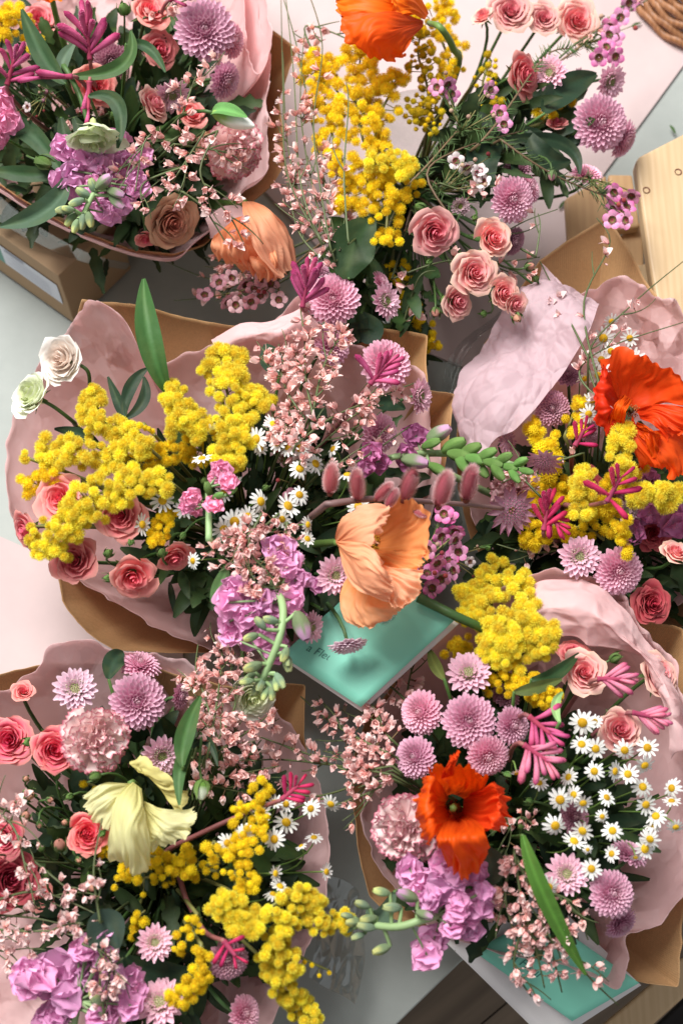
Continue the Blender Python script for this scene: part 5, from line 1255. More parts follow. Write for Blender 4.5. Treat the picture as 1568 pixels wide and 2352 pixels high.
poppy_traced('B', 1040, 1858, None, [
 ([[(1010, 1850, -.05), (1040, 1862, -.055), (1075, 1850, -.05)], [(990, 1875, -.03), (1040, 1920, -.03), (1110, 1880, -.03)], [(985, 1900, .0), (1045, 1955, .0), (1135, 1900, .0)]], 'red', .6, 11),
 ([[(1015, 1835, -.05), (1040, 1825, -.05), (1075, 1840, -.05)], [(1000, 1800, .0), (1055, 1808, -.01), (1105, 1820, .0)], [(985, 1782, .035), (1045, 1764, .04), (1120, 1792, .035)]], 'orange', 1.3, 1),
 ([[(1012, 1790, .02), (1040, 1782, .025)], [(1020, 1768, .035), (1046, 1758, .04)], [(1040, 1744, .045), (1056, 1728, .045)]], 'redglow', .8, 7),
 ([[(1065, 1830, -.05), (1062, 1860, -.05), (1055, 1885, -.045)], [(1105, 1812, .01), (1112, 1860, -.005), (1095, 1900, .01)], [(1132, 1798, .042), (1142, 1850, .035), (1124, 1905, .04)], [(1160, 1812, .03), (1174, 1872, .02), (1150, 1912, .02)]], 'redglow', 1.3, 2),
 ([[(1030, 1832, -.045), (1024, 1850, -.045), (1036, 1872, -.045)], [(1006, 1798, .02), (998, 1850, .02), (1014, 1900, .02)], [(992, 1784, .042), (980, 1855, .045), (996, 1925, .042)], [(978, 1790, .01), (956, 1862, .01), (984, 1945, .01)]], 'orange', 1.0, 3),
 ([[(1026, 1872, -.045), (1045, 1880, -.045), (1064, 1870, -.045)], [(1008, 1900, .015), (1050, 1905, .02), (1104, 1890, .015)], [(1002, 1930, .045), (1050, 1928, .05), (1114, 1918, .042)], [(1014, 1955, .02), (1056, 1972, .03), (1118, 1946, .02)], [(1040, 1982, .0), (1062, 2002, .005), (1096, 1988, .0)]], 'orange', 1.4, 4)],
 'ruffled orange bowl shaped poppy between pink carnation and kangaroo paw', dz=.03, st=(1034, 1852, -.045, 10, 0, 62, (.30, .09, .03)))
poppy_traced('L', 300, 1800, None, [
 ([[(318, 1775, .0), (345, 1780, .0)], [(300, 1758, .0), (350, 1790, .005), (395, 1850, .0)], [(300, 1745, .0), (335, 1745, .01), (400, 1800, .015), (430, 1836, .01), (404, 1872, .0)]], 'yellowdeep', .8, 1),
 ([[(300, 1800, .005), (318, 1815, .0)], [(240, 1800, .02), (270, 1860, .02)], [(196, 1826, .01), (205, 1870, .01), (250, 1910, .01)]], 'yellow', .8, 2),
 ([[(330, 1840, .0), (332, 1870, .0)], [(372, 1856, .03), (362, 1905, .035), (338, 1935, .02)], [(448, 1852, .02), (446, 1890, .03), (425, 1925, .03), (380, 1946, .02), (338, 1962, .01)]], 'yellow', 1.4, 3),
 ([[(305, 1796, .0), (325, 1812, .0)], [(270, 1830, .035), (310, 1850, .045), (332, 1850, .03)], [(254, 1900, .035), (300, 1900, .05), (338, 1900, .035)], [(248, 1955, .02), (300, 1960, .035), (342, 1955, .02)], [(252, 1972, .005), (295, 1985, .01), (322, 2006, .01), (342, 1975, .005)]], 'yellow', .9, 4)],
 'pale lemon yellow poppy hanging with crinkled petals', dz=.0)
poppy('T', 118, -22, 40, 'flame', 40, 90, ring(4, 78, 1.1, .02, 1.0, 1.0), 'sliver of an orange poppy at the top edge on the left', dz=.01, seed=9)
# ------------------------------------------------------------------ carnations
carn('T', 548, 340, 76, 35, 0, .0, look='pink carnation edged burgundy by white tulip bud')
carn('L', 226, 1704, 84, 20, -30, .015, look='frilled pink carnation with burgundy edges beside hot pink roses', k=1)
carn('B', 920, 1905, 86, 25, 190, .01, look='frilled pink carnation edged burgundy left of orange poppy', k=1)
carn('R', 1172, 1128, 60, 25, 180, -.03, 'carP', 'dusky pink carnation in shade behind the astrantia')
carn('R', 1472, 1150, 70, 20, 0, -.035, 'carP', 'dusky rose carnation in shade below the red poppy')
for o, lk, ps in THINGS:
    if o.name.startswith(('carnation',)): o['label'] = lk
# ------------------------------------------------------------------ chamomile
for c, rows in {
 'C': [(627, 976), (590, 1008), (598, 1030, 18), (638, 1017), (663, 1028, 24), (689, 1030), (723, 1066, 31), (688, 1077, 26), (766, 1032, 26, 65, 150), (798, 1093, 30, 75, 90), (597, 1152, 31), (660, 1163, 31), (647, 1193, 27), (539, 1198, 31), (514, 1216, 30),
       (568, 1186, 26), (705, 1205, 24, 55, 0), (705, 1238, 24), (823, 1162, 28), (814, 1194, 28), (687, 1137, 26), (489, 990, 28, 62, -80), (464, 1055, 26, 70, 100), (374, 1149, 30), (423, 1168, 26), (325, 1205, 26, 50, 0), (540, 1107, 24, 70, -60), (514, 1132, 22), (444, 1288, 22)],
 'R': [(1385, 776, 29, 8), (1403, 806, 24), (1380, 826, 27), (1342, 868, 26, 45, -60), (1373, 861, 27), (1360, 918, 27), (1454, 826, 29), (1351, 950, 25), (1446, 776, 22), (1403, 737, 22)],
 'B': [(1337, 1660, 30), (1365, 1658, 22), (1335, 1711, 30), (1367, 1720, 25), (1259, 1725, 28), (1434, 1723, 26), (1486, 1718, 28), (1238, 1800, 25), (1306, 1786, 28), (1286, 1837, 29), (1338, 1844, 27), (1392, 1833, 26), (1365, 1772, 28), (1410, 1772, 26), (1441, 1779, 28),
       (1479, 1757, 28), (1475, 1808, 28), (1543, 1811, 27), (1482, 1848, 28), (1506, 1876, 27), (1499, 1899, 24, 60, 80), (1551, 1899, 25), (1274, 1896, 28), (1338, 1908, 28), (1317, 1934, 30), (1382, 1876, 17), (1406, 1909, 28), (1493, 1927, 25), (1479, 1950, 29),
       (1405, 1962, 24), (1358, 1996, 25), (1259, 2037, 28), (1349, 1952, 14), (1542, 1842, 22, 60, 90), (1186, 1775, 18, 75, -80), (1459, 1969, 16, 60, -90), (1318, 1826, 24)],
 'L': [(631, 1845, 26), (656, 1847, 24), (602, 1866, 26), (658, 1888, 29), (631, 1928, 30), (714, 1858, 23), (760, 1846, 26), (721, 1926, 25, 55, 90), (692, 1945, 18, 70, 120), (521, 1937, 24), (559, 1917, 26), (748, 2003, 24, 45, 0), (631, 2007, 24, 50, 0), (642, 2038, 25, 55, 60), (627, 2056, 23, 60, 80), (695, 2100, 20, 55, 80)]}.items():
    for q in rows: cham(c, *q)
# ------------------------------------------------------------------ mimosa
SPA = 'airy golden mimosa sprig with loose beads'; DIM = 'deep gold mimosa sprig in shade'
for q in [
 ('C', [(520, 1080), (540, 1000), (575, 930), (600, 900)], 42, 60, 16, 'pom', .015), ('C', [(545, 990), (520, 900), (512, 845), (530, 802)], 34, 52, 16, 'pom', .02),
 ('C', [(500, 880), (495, 860), (500, 840)], 24, 12, 16, 'pom', .015), ('C', [(530, 1075), (535, 1040), (520, 1010)], 30, 24, 15, 'pom', .01),
 ('C', [(470, 995), (440, 960), (405, 920), (392, 882)], 32, 44, 16, 'pom', .01), ('C', [(455, 960), (430, 975), (395, 975)], 26, 20, 16, 'pom', .012),
 ('C', [(340, 1030), (280, 1000), (230, 950), (200, 900)], 32, 58, 16, 'pom', .012), ('C', [(200, 945), (180, 940)], 18, 8, 15, 'pom', .012),
 ('C', [(290, 1050), (220, 1045), (150, 1050), (95, 1030)], 36, 62, 16, 'pom', .005), ('C', [(60, 1052), (50, 1050)], 12, 4, 14, 'pom', .015),
 ('C', [(130, 1090), (95, 1105), (65, 1130)], 24, 22, 15, 'pom2', -.005), ('C', [(385, 1105), (290, 1112), (210, 1140), (150, 1190)], 42, 92, 16, 'pom', .035),
 ('C', [(190, 1180), (140, 1220), (105, 1260)], 38, 46, 16, 'pom', .032), ('C', [(70, 1210), (80, 1240), (95, 1275)], 16, 9, 14, 'pom', .035)]:
    c, pts, w_, n, r, kd, dz = q; mimosa(c, pts, w_, n, r, kd, dz)
for q in [
 ('C', [(520, 1050), (440, 1030), (350, 1040), (300, 1070)], 40, 55, 14, 'pom2', -.03, DIM), ('C', [(385, 1170), (370, 1210), (355, 1250)], 24, 26, 13, 'pom2', .0, DIM), ('C', [(325, 970), (335, 985), (355, 1000)], 14, 7, 8, 'pom3', .015, SPA),
 ('V', [(800, 480), (790, 380), (750, 260), (740, 140)], 48, 95, 14, 'pom2', .0, DIM), ('V', [(880, 420), (830, 300), (820, 200), (830, 110)], 44, 90, 15, 'pom2', .01, DIM),
 ('V', [(860, 330), (870, 260), (900, 200), (900, 170)], 36, 40, 15, 'pom2', .012, DIM), ('V', [(840, 380), (880, 370), (930, 380), (945, 395)], 22, 30, 14, 'pom', .025, 'bright mimosa sprig with two berries'),
 ('V', [(880, 560), (890, 480), (860, 420), (870, 370)], 46, 60, 14, 'pom2', .0, DIM), ('V', [(900, 470), (930, 440), (950, 410)], 26, 14, 13, 'pom2', .0, DIM), ('V', [(740, 130), (720, 150), (760, 180)], 40, 26, 14, 'pom2', -.01, DIM),
 ('V', [(990, 260), (980, 180), (960, 110), (975, 50)], 50, 80, 10, 'pomO', .0, 'olive yellow half closed mimosa sprig'), ('V', [(1040, 180), (1030, 120), (1000, 40), (1040, 20)], 44, 56, 12, 'pom2', .0, DIM),
 ('V', [(1010, 250), (960, 260), (1000, 300)], 44, 40, 9, 'pomO', -.01, 'olive yellow half closed mimosa sprig'), ('V', [(920, 680), (960, 740), (1000, 800)], 30, 60, 10, 'pom3', -.08, DIM), ('V', [(900, 600), (925, 640), (940, 690)], 26, 26, 10, 'pom3', -.08, DIM),
 ('V', [(1250, 275), (1270, 230), (1290, 210)], 26, 16, 13, 'pom2', -.03, DIM), ('V', [(1130, 130), (1110, 190), (1140, 250)], 30, 22, 9, 'pomO', -.02, 'olive yellow half closed mimosa sprig'),
 ('T', [(-20, 90), (5, 50), (10, 20)], 26, 26, 15, 'pom2', .0, DIM), ('T', [(20, 20), (60, 60), (70, 120)], 24, 16, 13, 'pom2', -.03, DIM),
 ('R', [(1290, 1080), (1250, 1020), (1220, 970)], 28, 30, 17, 'pom3', .0, SPA), ('R', [(1300, 1000), (1320, 950), (1330, 910)], 24, 18, 15, 'pom3', .0, SPA),
 ('R', [(1430, 1090), (1430, 1030), (1440, 985)], 26, 22, 18, 'pom', .04, 'bright mimosa sprig before red poppy'), ('R', [(1340, 1190), (1340, 1130), (1330, 1080)], 26, 22, 17, 'pom', .02, SPA),
 ('R', [(1400, 1160), (1425, 1200), (1440, 1270)], 22, 22, 16, 'pom3', .03, SPA), ('R', [(1460, 1150), (1510, 1130), (1555, 1150)], 24, 28, 18, 'pom', .02, SPA), ('R', [(1460, 1090), (1480, 1050), (1490, 1010)], 20, 12, 15, 'pom2', .0, SPA),
 ('R', [(1300, 1200), (1240, 1220), (1205, 1245)], 30, 36, 15, 'pom3', .0, SPA), ('R', [(1290, 1100), (1230, 1150), (1200, 1200)], 40, 36, 15, 'pom2', -.02, DIM), ('R', [(1300, 1120), (1370, 1170), (1420, 1100)], 40, 36, 15, 'pom2', -.02, DIM), ('R', [(1390, 1240), (1340, 1210), (1280, 1230)], 30, 20, 14, 'pom3', -.01, SPA),
 ('B', [(1130, 1380), (1120, 1340), (1160, 1290)], 34, 44, 14, 'pom', .03, 'topmost fluffy mimosa sprig of lower right bouquet'), ('B', [(1200, 1400), (1200, 1340), (1210, 1330)], 34, 36, 15, 'pom', .03, 'fluffy mimosa sprig against pink tissue'),
 ('B', [(1150, 1440), (1090, 1400), (1075, 1350)], 34, 44, 16, 'pom', .03, 'fluffy mimosa sprig by mint card'), ('B', [(1120, 1460), (1200, 1450), (1270, 1470)], 44, 92, 16, 'pom', .03, 'broad bright mimosa cluster'),
 ('B', [(1100, 1500), (1160, 1510), (1240, 1500)], 36, 50, 15, 'pom', .012, 'mimosa cluster under the broad one'), ('B', [(1120, 1530), (1170, 1560), (1210, 1590)], 36, 40, 13, 'pom2', -.01, DIM), ('B', [(1230, 1560), (1250, 1600), (1270, 1620)], 34, 36, 13, 'pom2', -.005, DIM), ('B', [(1040, 1480), (1060, 1500), (1100, 1540)], 30, 30, 13, 'pom2', -.04, DIM),
 ('L', [(560, 1960), (560, 1890), (590, 1830), (620, 1810)], 28, 44, 12, 'pom3', .02, SPA), ('L', [(600, 1930), (580, 1880), (540, 1850)], 30, 26, 12, 'pom3', .02, SPA), ('L', [(540, 2060), (540, 2000), (570, 1950)], 38, 56, 12, 'pom3', .02, SPA), ('L', [(500, 1990), (490, 1940), (480, 1960)], 22, 10, 13, 'pom3', .015, SPA),
 ('L', [(540, 2150), (520, 2090), (500, 2060)], 30, 34, 15, 'pom', .03, 'dense golden mimosa sprig'), ('L', [(600, 2130), (560, 2110), (530, 2130)], 32, 36, 17, 'pom', .03, 'dense golden mimosa sprig'),
 ('L', [(560, 2140), (640, 2080), (700, 2070), (740, 2080)], 26, 46, 14, 'pom', .035, 'long golden mimosa sprig'), ('L', [(640, 2120), (710, 2110), (770, 2120), (800, 2130)], 28, 48, 14, 'pom', .035, 'long golden mimosa sprig'),
 ('L', [(620, 2150), (650, 2190), (640, 2250)], 42, 66, 14, 'pom', .03, 'golden mimosa sprig over cellophane'), ('L', [(630, 2240), (680, 2300), (720, 2345)], 36, 62, 14, 'pom', .025, 'golden mimosa sprig at bottom edge'), ('L', [(690, 2210), (720, 2225), (755, 2240)], 22, 8, 7, 'pom3', .025, SPA),
 ('L', [(450, 1985), (370, 1980), (290, 1960), (240, 1940)], 34, 66, 12, 'pom3', -.02, DIM), ('L', [(400, 1970), (350, 2020), (260, 2030)], 34, 36, 11, 'pom3', -.03, DIM), ('L', [(500, 2010), (420, 2000), (440, 1950)], 34, 34, 11, 'pom3', -.03, DIM),
 ('L', [(450, 2110), (430, 2150), (420, 2190)], 28, 26, 10, 'pom3', .01, SPA), ('L', [(460, 2180), (450, 2230), (440, 2270)], 26, 30, 12, 'pom3', .02, SPA), ('L', [(480, 2230), (430, 2270), (390, 2300)], 26, 46, 12, 'pom3', .025, SPA), ('L', [(300, 2150), (310, 2120), (330, 2100)], 24, 12, 12, 'pom3', -.04, DIM), ('L', [(240, 1850), (230, 1820), (180, 1800)], 20, 8, 10, 'pom3', -.04, DIM)]:
    c, pts, w_, n, r, kd, dz, lk = q; mimosa(c, pts, w_, n, r, kd, dz, lk)
# ------------------------------------------------------------------ broom
for q in [  # code, pts (base -> tip), n, w, dz
 ('T', [(470, 300), (420, 380), (380, 440)], 34, 30, .03), ('T', [(430, 300), (350, 350), (300, 390)], 30, 30, .03), ('T', [(420, 260), (440, 200), (450, 175)], 26, 22, .04), ('T', [(500, 300), (460, 400), (530, 500), (560, 560)], 26, 18, .045), ('T', [(400, 330), (520, 350), (560, 380)], 24, 26, .02),
 ('T', [(420, 440), (470, 480), (520, 560)], 10, 20, .04), ('T', [(250, 260), (180, 290), (120, 320)], 12, 20, -.01), ('T', [(360, 300), (330, 330), (310, 440)], 14, 18, .04), ('T', [(430, 380), (330, 420), (330, 480)], 10, 18, .035), ('T', [(330, 40), (400, 10), (450, -10)], 12, 24, .0),
 ('V', [(760, 600), (700, 480), (660, 330), (650, 120)], 44, 30, .0), ('V', [(770, 600), (720, 440), (690, 250), (700, 60)], 44, 28, .01), ('V', [(780, 600), (750, 450), (720, 300), (680, 100), (640, -40)], 34, 26, .0), ('V', [(770, 620), (690, 540), (660, 420), (650, 340)], 44, 34, .0),
 ('V', [(780, 610), (760, 500), (740, 400), (760, 310)], 40, 30, .0), ('V', [(790, 600), (800, 520), (770, 430), (790, 360)], 34, 30, -.01), ('V', [(800, 560), (790, 400), (800, 240), (795, 190)], 3, 10, .03), ('V', [(740, 560), (660, 400), (650, 200), (645, -20)], 14, 20, .01),
 ('V', [(740, 560), (690, 420), (675, 180), (655, -20)], 12, 20, .02), ('V', [(760, 580), (720, 300), (740, 100), (700, -40)], 12, 20, .02), ('V', [(740, 160), (700, 60), (800, 90), (840, 130)], 14, 20, -.02),
 ('V', [(600, 660), (480, 640), (380, 600)], 12, 20, -.05), ('V', [(640, 650), (540, 610), (470, 590)], 16, 26, -.05), ('V', [(570, 640), (480, 680), (400, 690)], 10, 20, -.05), ('V', [(560, 620), (500, 560), (440, 520)], 5, 14, -.05),
 ('V', [(900, 640), (1020, 600), (1150, 600), (1240, 590)], 26, 26, -.03), ('V', [(1040, 620), (1120, 560), (1200, 510), (1280, 480)], 12, 20, -.02), ('V', [(1010, 420), (1080, 440), (1060, 400)], 8, 20, -.02), ('V', [(1230, 590), (1240, 520), (1235, 490)], 4, 8, .0), ('V', [(1320, 100), (1420, 40), (1500, -10)], 5, 12, .0), ('V', [(920, 760), (960, 640), (1000, 620)], 6, 20, -.04),
 ('C', [(720, 960), (700, 860), (700, 790), (690, 710)], 66, 34, .04), ('C', [(720, 940), (740, 850), (770, 790), (800, 760)], 62, 34, .035), ('C', [(700, 960), (660, 900), (640, 830), (640, 790)], 62, 34, .03), ('C', [(680, 1020), (760, 960), (850, 920), (950, 880)], 66, 30, .035), ('C', [(650, 1020), (660, 960), (680, 900)], 50, 36, .02),
 ('C', [(690, 1060), (760, 1000), (820, 950), (880, 930)], 52, 34, .02), ('C', [(700, 1040), (640, 1000), (620, 920)], 38, 34, .01), ('C', [(740, 1080), (820, 1060), (940, 980)], 22, 26, .01),
 ('C', [(640, 1180), (580, 1230), (500, 1270), (480, 1240)], 44, 32, .02), ('C', [(600, 1180), (570, 1260), (620, 1320), (640, 1380)], 60, 34, .035), ('C', [(660, 1200), (640, 1260), (560, 1300)], 50, 34, .025), ('C', [(590, 1200), (540, 1250), (520, 1330)], 34, 28, .02), ('C', [(520, 1240), (560, 1230), (650, 1220)], 34, 30, .0), ('C', [(610, 1330), (590, 1370), (560, 1330)], 30, 26, .035),
 ('L', [(480, 1720), (500, 1600), (510, 1500), (500, 1430)], 60, 30, .02), ('L', [(500, 1700), (470, 1600), (450, 1540), (455, 1480)], 46, 28, .01), ('L', [(500, 1700), (540, 1620), (530, 1540), (540, 1500)], 46, 30, .01), ('L', [(510, 1720), (570, 1680), (620, 1640)], 34, 30, .0), ('L', [(470, 1740), (540, 1700), (520, 1640)], 60, 44, .0), ('L', [(450, 1720), (470, 1650), (470, 1600)], 44, 34, .0),
 ('L', [(440, 1800), (540, 1780), (640, 1760)], 44, 36, -.02), ('L', [(440, 1740), (540, 1760), (600, 1700)], 44, 36, -.02),
 ('B', [(900, 1760), (800, 1770), (700, 1730), (560, 1680)], 54, 30, .02), ('B', [(910, 1740), (830, 1700), (760, 1660), (690, 1600)], 50, 32, .01), ('B', [(900, 1780), (780, 1760), (640, 1745), (560, 1750)], 46, 28, .02), ('B', [(900, 1700), (850, 1650), (820, 1630)], 50, 40, .0), ('B', [(880, 1740), (850, 1720), (780, 1700)], 50, 40, .0), ('B', [(960, 1640), (900, 1580), (850, 1560)], 26, 34, -.02), ('B', [(900, 1790), (850, 1820), (770, 1850)], 22, 20, .01), ('B', [(930, 1640), (940, 1560), (960, 1500)], 22, 26, -.03),
 ('B', [(900, 1770), (720, 1830), (600, 1780)], 26, 22, .01),
 ('B', [(1180, 1960), (1200, 2080), (1230, 2180), (1250, 2270)], 70, 30, .02), ('B', [(1170, 1980), (1160, 2060), (1180, 2140), (1220, 2220)], 56, 34, .01), ('B', [(1190, 1980), (1240, 2100), (1270, 2200), (1290, 2280)], 60, 28, .02), ('B', [(1200, 2000), (1280, 2120), (1340, 2230), (1420, 2310)], 30, 22, .02), ('B', [(1260, 2050), (1320, 2080), (1350, 2160)], 16, 22, .01), ('B', [(1150, 1960), (1130, 2060), (1150, 2100)], 30, 30, -.01), ('B', [(1200, 2130), (1180, 2220), (1220, 2290)], 20, 24, .02), ('B', [(1230, 1900), (1190, 1880), (1140, 1960)], 20, 40, -.04),
 ('L', [(-40, 2080), (60, 2050), (130, 2060), (220, 2100)], 30, 26, .01), ('L', [(-60, 2130), (40, 2140), (120, 2140), (170, 2150)], 46, 30, .02), ('L', [(-60, 2180), (20, 2190), (60, 2240)], 34, 30, .01), ('L', [(-40, 1840), (30, 1900), (60, 2000), (80, 2080)], 26, 24, .04), ('L', [(-40, 1960), (20, 1850), (50, 1850)], 28, 28, .035), ('L', [(230, 2120), (215, 2000), (235, 1880)], 12, 16, .04), ('L', [(190, 2170), (250, 2200), (270, 2290)], 36, 26, .03), ('L', [(240, 2340), (230, 2240), (260, 2210)], 30, 24, .03), ('L', [(80, 1980), (140, 2030), (180, 2060)], 12, 20, .01), ('L', [(-60, 2100), (80, 2110), (200, 2140)], 34, 34, -.01),
 ('R', [(1420, 1000), (1350, 820), (1450, 700), (1568, 600)], 14, 16, .04), ('R', [(1400, 940), (1330, 860), (1390, 800), (1568, 740)], 10, 16, .04), ('R', [(1380, 900), (1340, 700), (1400, 560), (1370, 500)], 10, 16, .06), ('R', [(1350, 820), (1290, 700), (1240, 600)], 5, 12, .06), ('R', [(1240, 1140), (1180, 1080), (1130, 1050)], 16, 24, .0), ('R', [(1340, 1040), (1220, 1080), (1150, 1110)], 12, 24, .01), ('R', [(1300, 1260), (1220, 1270), (1140, 1250)], 12, 24, -.02)]:
    c, pts, n, w_, dz = q
    look = 'bare looking broom twig with few blossoms' if n < 8 else 'sparse pink broom sprig' if n < 28 else 'dense pink broom sprig'
    broom(c, pts, n, w_, 21, dz, 'broW' if (c == 'R' or (c == 'L' and pts[0][1] > 1800)) and n < 60 else 'bro', look, bare=.12 if n > 20 else .3, twigs=3 if n > 12 else 1)
# ------------------------------------------------------------------ kangaroo paws
paw('T', 205, 118, 92, 120, 11, 60, .05, look='large magenta kangaroo paw at the top left')
paw('T', 20, 180, 70, 95, 8, 70, .05, look='magenta kangaroo paw at the left edge')
paw('T', 150, 175, 182, 110, 2, 12, .06, look='single long kangaroo paw finger bending left'); paw('T', 205, 200, -95, 100, 2, 14, .05, look='single kangaroo paw finger hanging down')
paw('T', 395, -5, 30, 60, 6, 60, .03, look='dark kangaroo paw at the top edge')
paw('V', 697, 690, 78, 108, 11, 56, .05, look='magenta kangaroo paw standing above the centre bouquet')
paw('C', 858, 872, 50, 92, 11, 62, .05, look='magenta kangaroo paw over the back chrysanthemum')
paw('L', 655, 1830, 40, 78, 8, 85, .05, 'pawR', 'crimson kangaroo paw on a long brown stalk', via=[(560, 1870, .25), (460, 1915, .24), (380, 1960, .2)])
paw('L', 520, 2170, -50, 68, 6, 90, .04, 'pawR', 'crimson kangaroo paw on the dusky chrysanthemum', via=[(470, 2140, .24), (430, 2070, .22), (400, 2000, .2)])
paw('B', 1225, 1655, -40, 98, 9, 70, .03, look='pink kangaroo paw beside small green leaf tip'); paw('B', 1215, 1720, -35, 105, 11, 72, .03, 'pawP', 'pink kangaroo paw pointing down right under the first')
paw('B', 1385, 1560, 0, 92, 9, 42, .02, 'pawP', 'rosy kangaroo paw between two peach roses'); paw('B', 1465, 1640, -12, 90, 9, 40, .02, 'pawP', 'rosy kangaroo paw at the right tissue edge')
paw('R', 1250, 1205, 80, 92, 8, 60, .02, 'pawR', 'dark magenta kangaroo paw pointing up among mimosa'); paw('R', 1262, 1185, -50, 70, 7, 60, .02, 'pawR', 'dark magenta kangaroo paw pointing down among mimosa'); paw('R', 1400, 1140, 60, 100, 7, 100, .05, 'pawR', 'open dark red kangaroo paw crossing the mimosa', via=[(1330, 1165, .24), (1290, 1165, .2)]); paw('R', 1325, 1015, 60, 70, 6, 60, .02, 'pawR', 'small dark red kangaroo paw left of red poppy')
# ------------------------------------------------------------------ waxflowers
wax('V', [(575, 615), (600, 640), (560, 650), (600, 680), (548, 680), (530, 640), (620, 650), (505, 650), (575, 690), (520, 690), (640, 690), (470, 680), (585, 660), (625, 620), (540, 700)], (640, 640), 22, -.02, 'waxD', 8, 'dusky waxflower sprig', 34, 12)
wax('V', [(1412, 440), (1450, 445), (1412, 478), (1436, 478), (1405, 505), (1440, 505)], (1350, 410), 24, .0, 'waxM', 2, 'magenta and white waxflower tip by the wooden stool', 20, 16)
wax('V', [(1440, 5), (1425, 40), (1400, 60), (1410, 85), (1390, 110), (1395, 80), (1375, 130), (1410, 128), (1455, 0)], (1340, 100), 24, .0, 'waxM', 3, 'magenta waxflower sprig beside the far right rose', 30, 20)
wax('V', [(1122, 205), (1145, 260), (1155, 285), (1005, 200), (1025, 190), (1035, 215)], (1060, 300), 22, .01, 'waxM', 6, 'waxflower sprig with orange buds', 40, 30, 'wbud')
wax('V', [(1045, 370), (1070, 380), (1090, 400), (1100, 395), (1110, 420)], (1010, 440), 22, -.01, 'waxW', 4, 'white waxflower sprig', 26, 24)
wax('C', [(1030, 1190), (1045, 1215), (1010, 1230), (1040, 1240), (985, 1260), (1000, 1290), (1030, 1290), (980, 1320), (1010, 1330), (1045, 1310), (990, 1350), (1020, 1180), (1050, 1270)], (940, 1330), 25, .0, 'waxM', 5, 'bright magenta waxflower sprig', 36, 16)
wax('C', [(668, 1140), (700, 1040), (650, 1050)], (700, 1120), 22, -.03, 'waxD', 6, 'shaded dusky waxflower sprig', 40, 12)
wax('B', [(1078, 1290)], (1030, 1280), 14, .0, 'waxW', 7, 'orange and green waxflower buds', 24, 8, 'wbud')
wax('T', [(65, 245)], (110, 210), 13, .0, 'waxW', 6, 'dark berry like waxflower buds', 30, 8)
# needle foliage of the waxflower stems
def needle_twig(c, pts, n, dz, look):
    q = spray_curve(c, pts, dz); cur = catmull(q, 30); t = thing('needle_twig', 'twig', look, BIND[c] + jit(), pts[1]); t['label'] = look; L = t.location
    b = MB(); b2 = MB(); b.tube(bez(Vector((0, 0, 0)), (cur[0] - L) * .6, cur[0] - L, 6)[:-1] + [v - L for v in cur[::2]], lambda u: lerp(.0018, .0008, u), 5, (.17, .11, .06))
    for i in range(n):
        k = rnd.randrange(0, 30); tg = (cur[k + 1] - cur[k]).normalized(); sd = (tg.cross(BACK).normalized() * rnd.choice((-1, 1)) + BACK * rnd.uniform(-.3, .6)).normalized(); p = cur[k].lerp(cur[k + 1], rnd.random())
        d = (tg * .9 + sd).normalized() * rnd.uniform(.009, .016); b2.tube([p - L, p + d * .5 + tg * .001 - L, p + d - L], lambda u: .0008 * (1 - u * .75), 3, (.10, .17, .06))
    link('twig', b.mesh('twig', 'stem'), t); link('needles', b2.mesh('needles', 'leaf'), t)
needle_twig('V', [(1150, 320), (1220, 370), (1290, 410), (1390, 450)], 90, .0, 'thin needle waxflower twig reaching toward the wooden stool')
needle_twig('V', [(930, 430), (980, 380), (1050, 300), (1090, 260)], 70, -.02, 'brown needle leaved twig crossing the glass vase')
needle_twig('V', [(1100, 330), (1150, 270), (1250, 130), (1310, 110)], 80, .01, 'thin needle twig between top roses and lilac chrysanthemum')
needle_twig('V', [(930, 530), (1010, 510), (1080, 450), (1120, 400)], 60, -.02, 'thin needle twig beside the small green centred chrysanthemum')
needle_twig('V', [(1050, 520), (980, 400), (1060, 340), (1200, 300)], 60, -.02, 'thin needle twig under the white waxflowers')
# ------------------------------------------------------------------ stock, snapdragon, almond blossom
stock('T', [(150, 400, 1.1), (190, 370), (240, 350, 1.1), (280, 400, 1.1), (300, 370), (150, 340), (230, 430), (260, 460), (200, 430), (170, 440), (270, 330), (310, 430), (210, 400), (240, 490)],
      [(195, 445, 150), (215, 430, 110), (180, 462, 200), (150, 480, 190), (165, 500, 230), (190, 505, 260), (205, 500, 280), (175, 515, 250, .9), (160, 480, 170, .8), (235, 420, 40, 1.3, 'lbud'), (262, 440, -20, 1.2, 'lbud'), (265, 460, -40, 1.2, 'lbud')], 'lilac stock flower with green bud tip in top left bouquet', 52, 'stockL', .025, stalk=[(245, 390, -.01), (235, 415, .014), (212, 450, .026), (190, 495, .025)], bz=.02)
stock('C', [(530, 1385, 1.2), (560, 1420), (590, 1370), (640, 1270, 1.3), (655, 1300, 1.1), (600, 1440), (560, 1350), (610, 1400, 1.1), (640, 1440), (580, 1460), (640, 1480), (660, 1390, 1.1), (540, 1430), (670, 1330)],
      [(625, 1425, 170), (600, 1435, 130), (580, 1462, 200), (690, 1430, -70, 1.9, 'lbud'), (655, 1500, -110), (660, 1520, -80, 1.1), (585, 1530, 200, 1.2), (575, 1555, 220), (600, 1565, 250, 1.1), (625, 1575, 270, 1.1), (640, 1560, -60, 1.1), (655, 1512, -70, .9), (635, 1565, -90), (610, 1590, -110, .9), (570, 1565, 190, .9), (590, 1580, 240, .9), (625, 1592, -90, .8)],
      'lilac stock flower with long drooping green bud spike over the mint card', 54, 'stockL', .03, stalk=[(634, 1345, -.005), (650, 1400, .022), (640, 1470, .035), (602, 1562, .035)], srad=.0042, bz=.026)
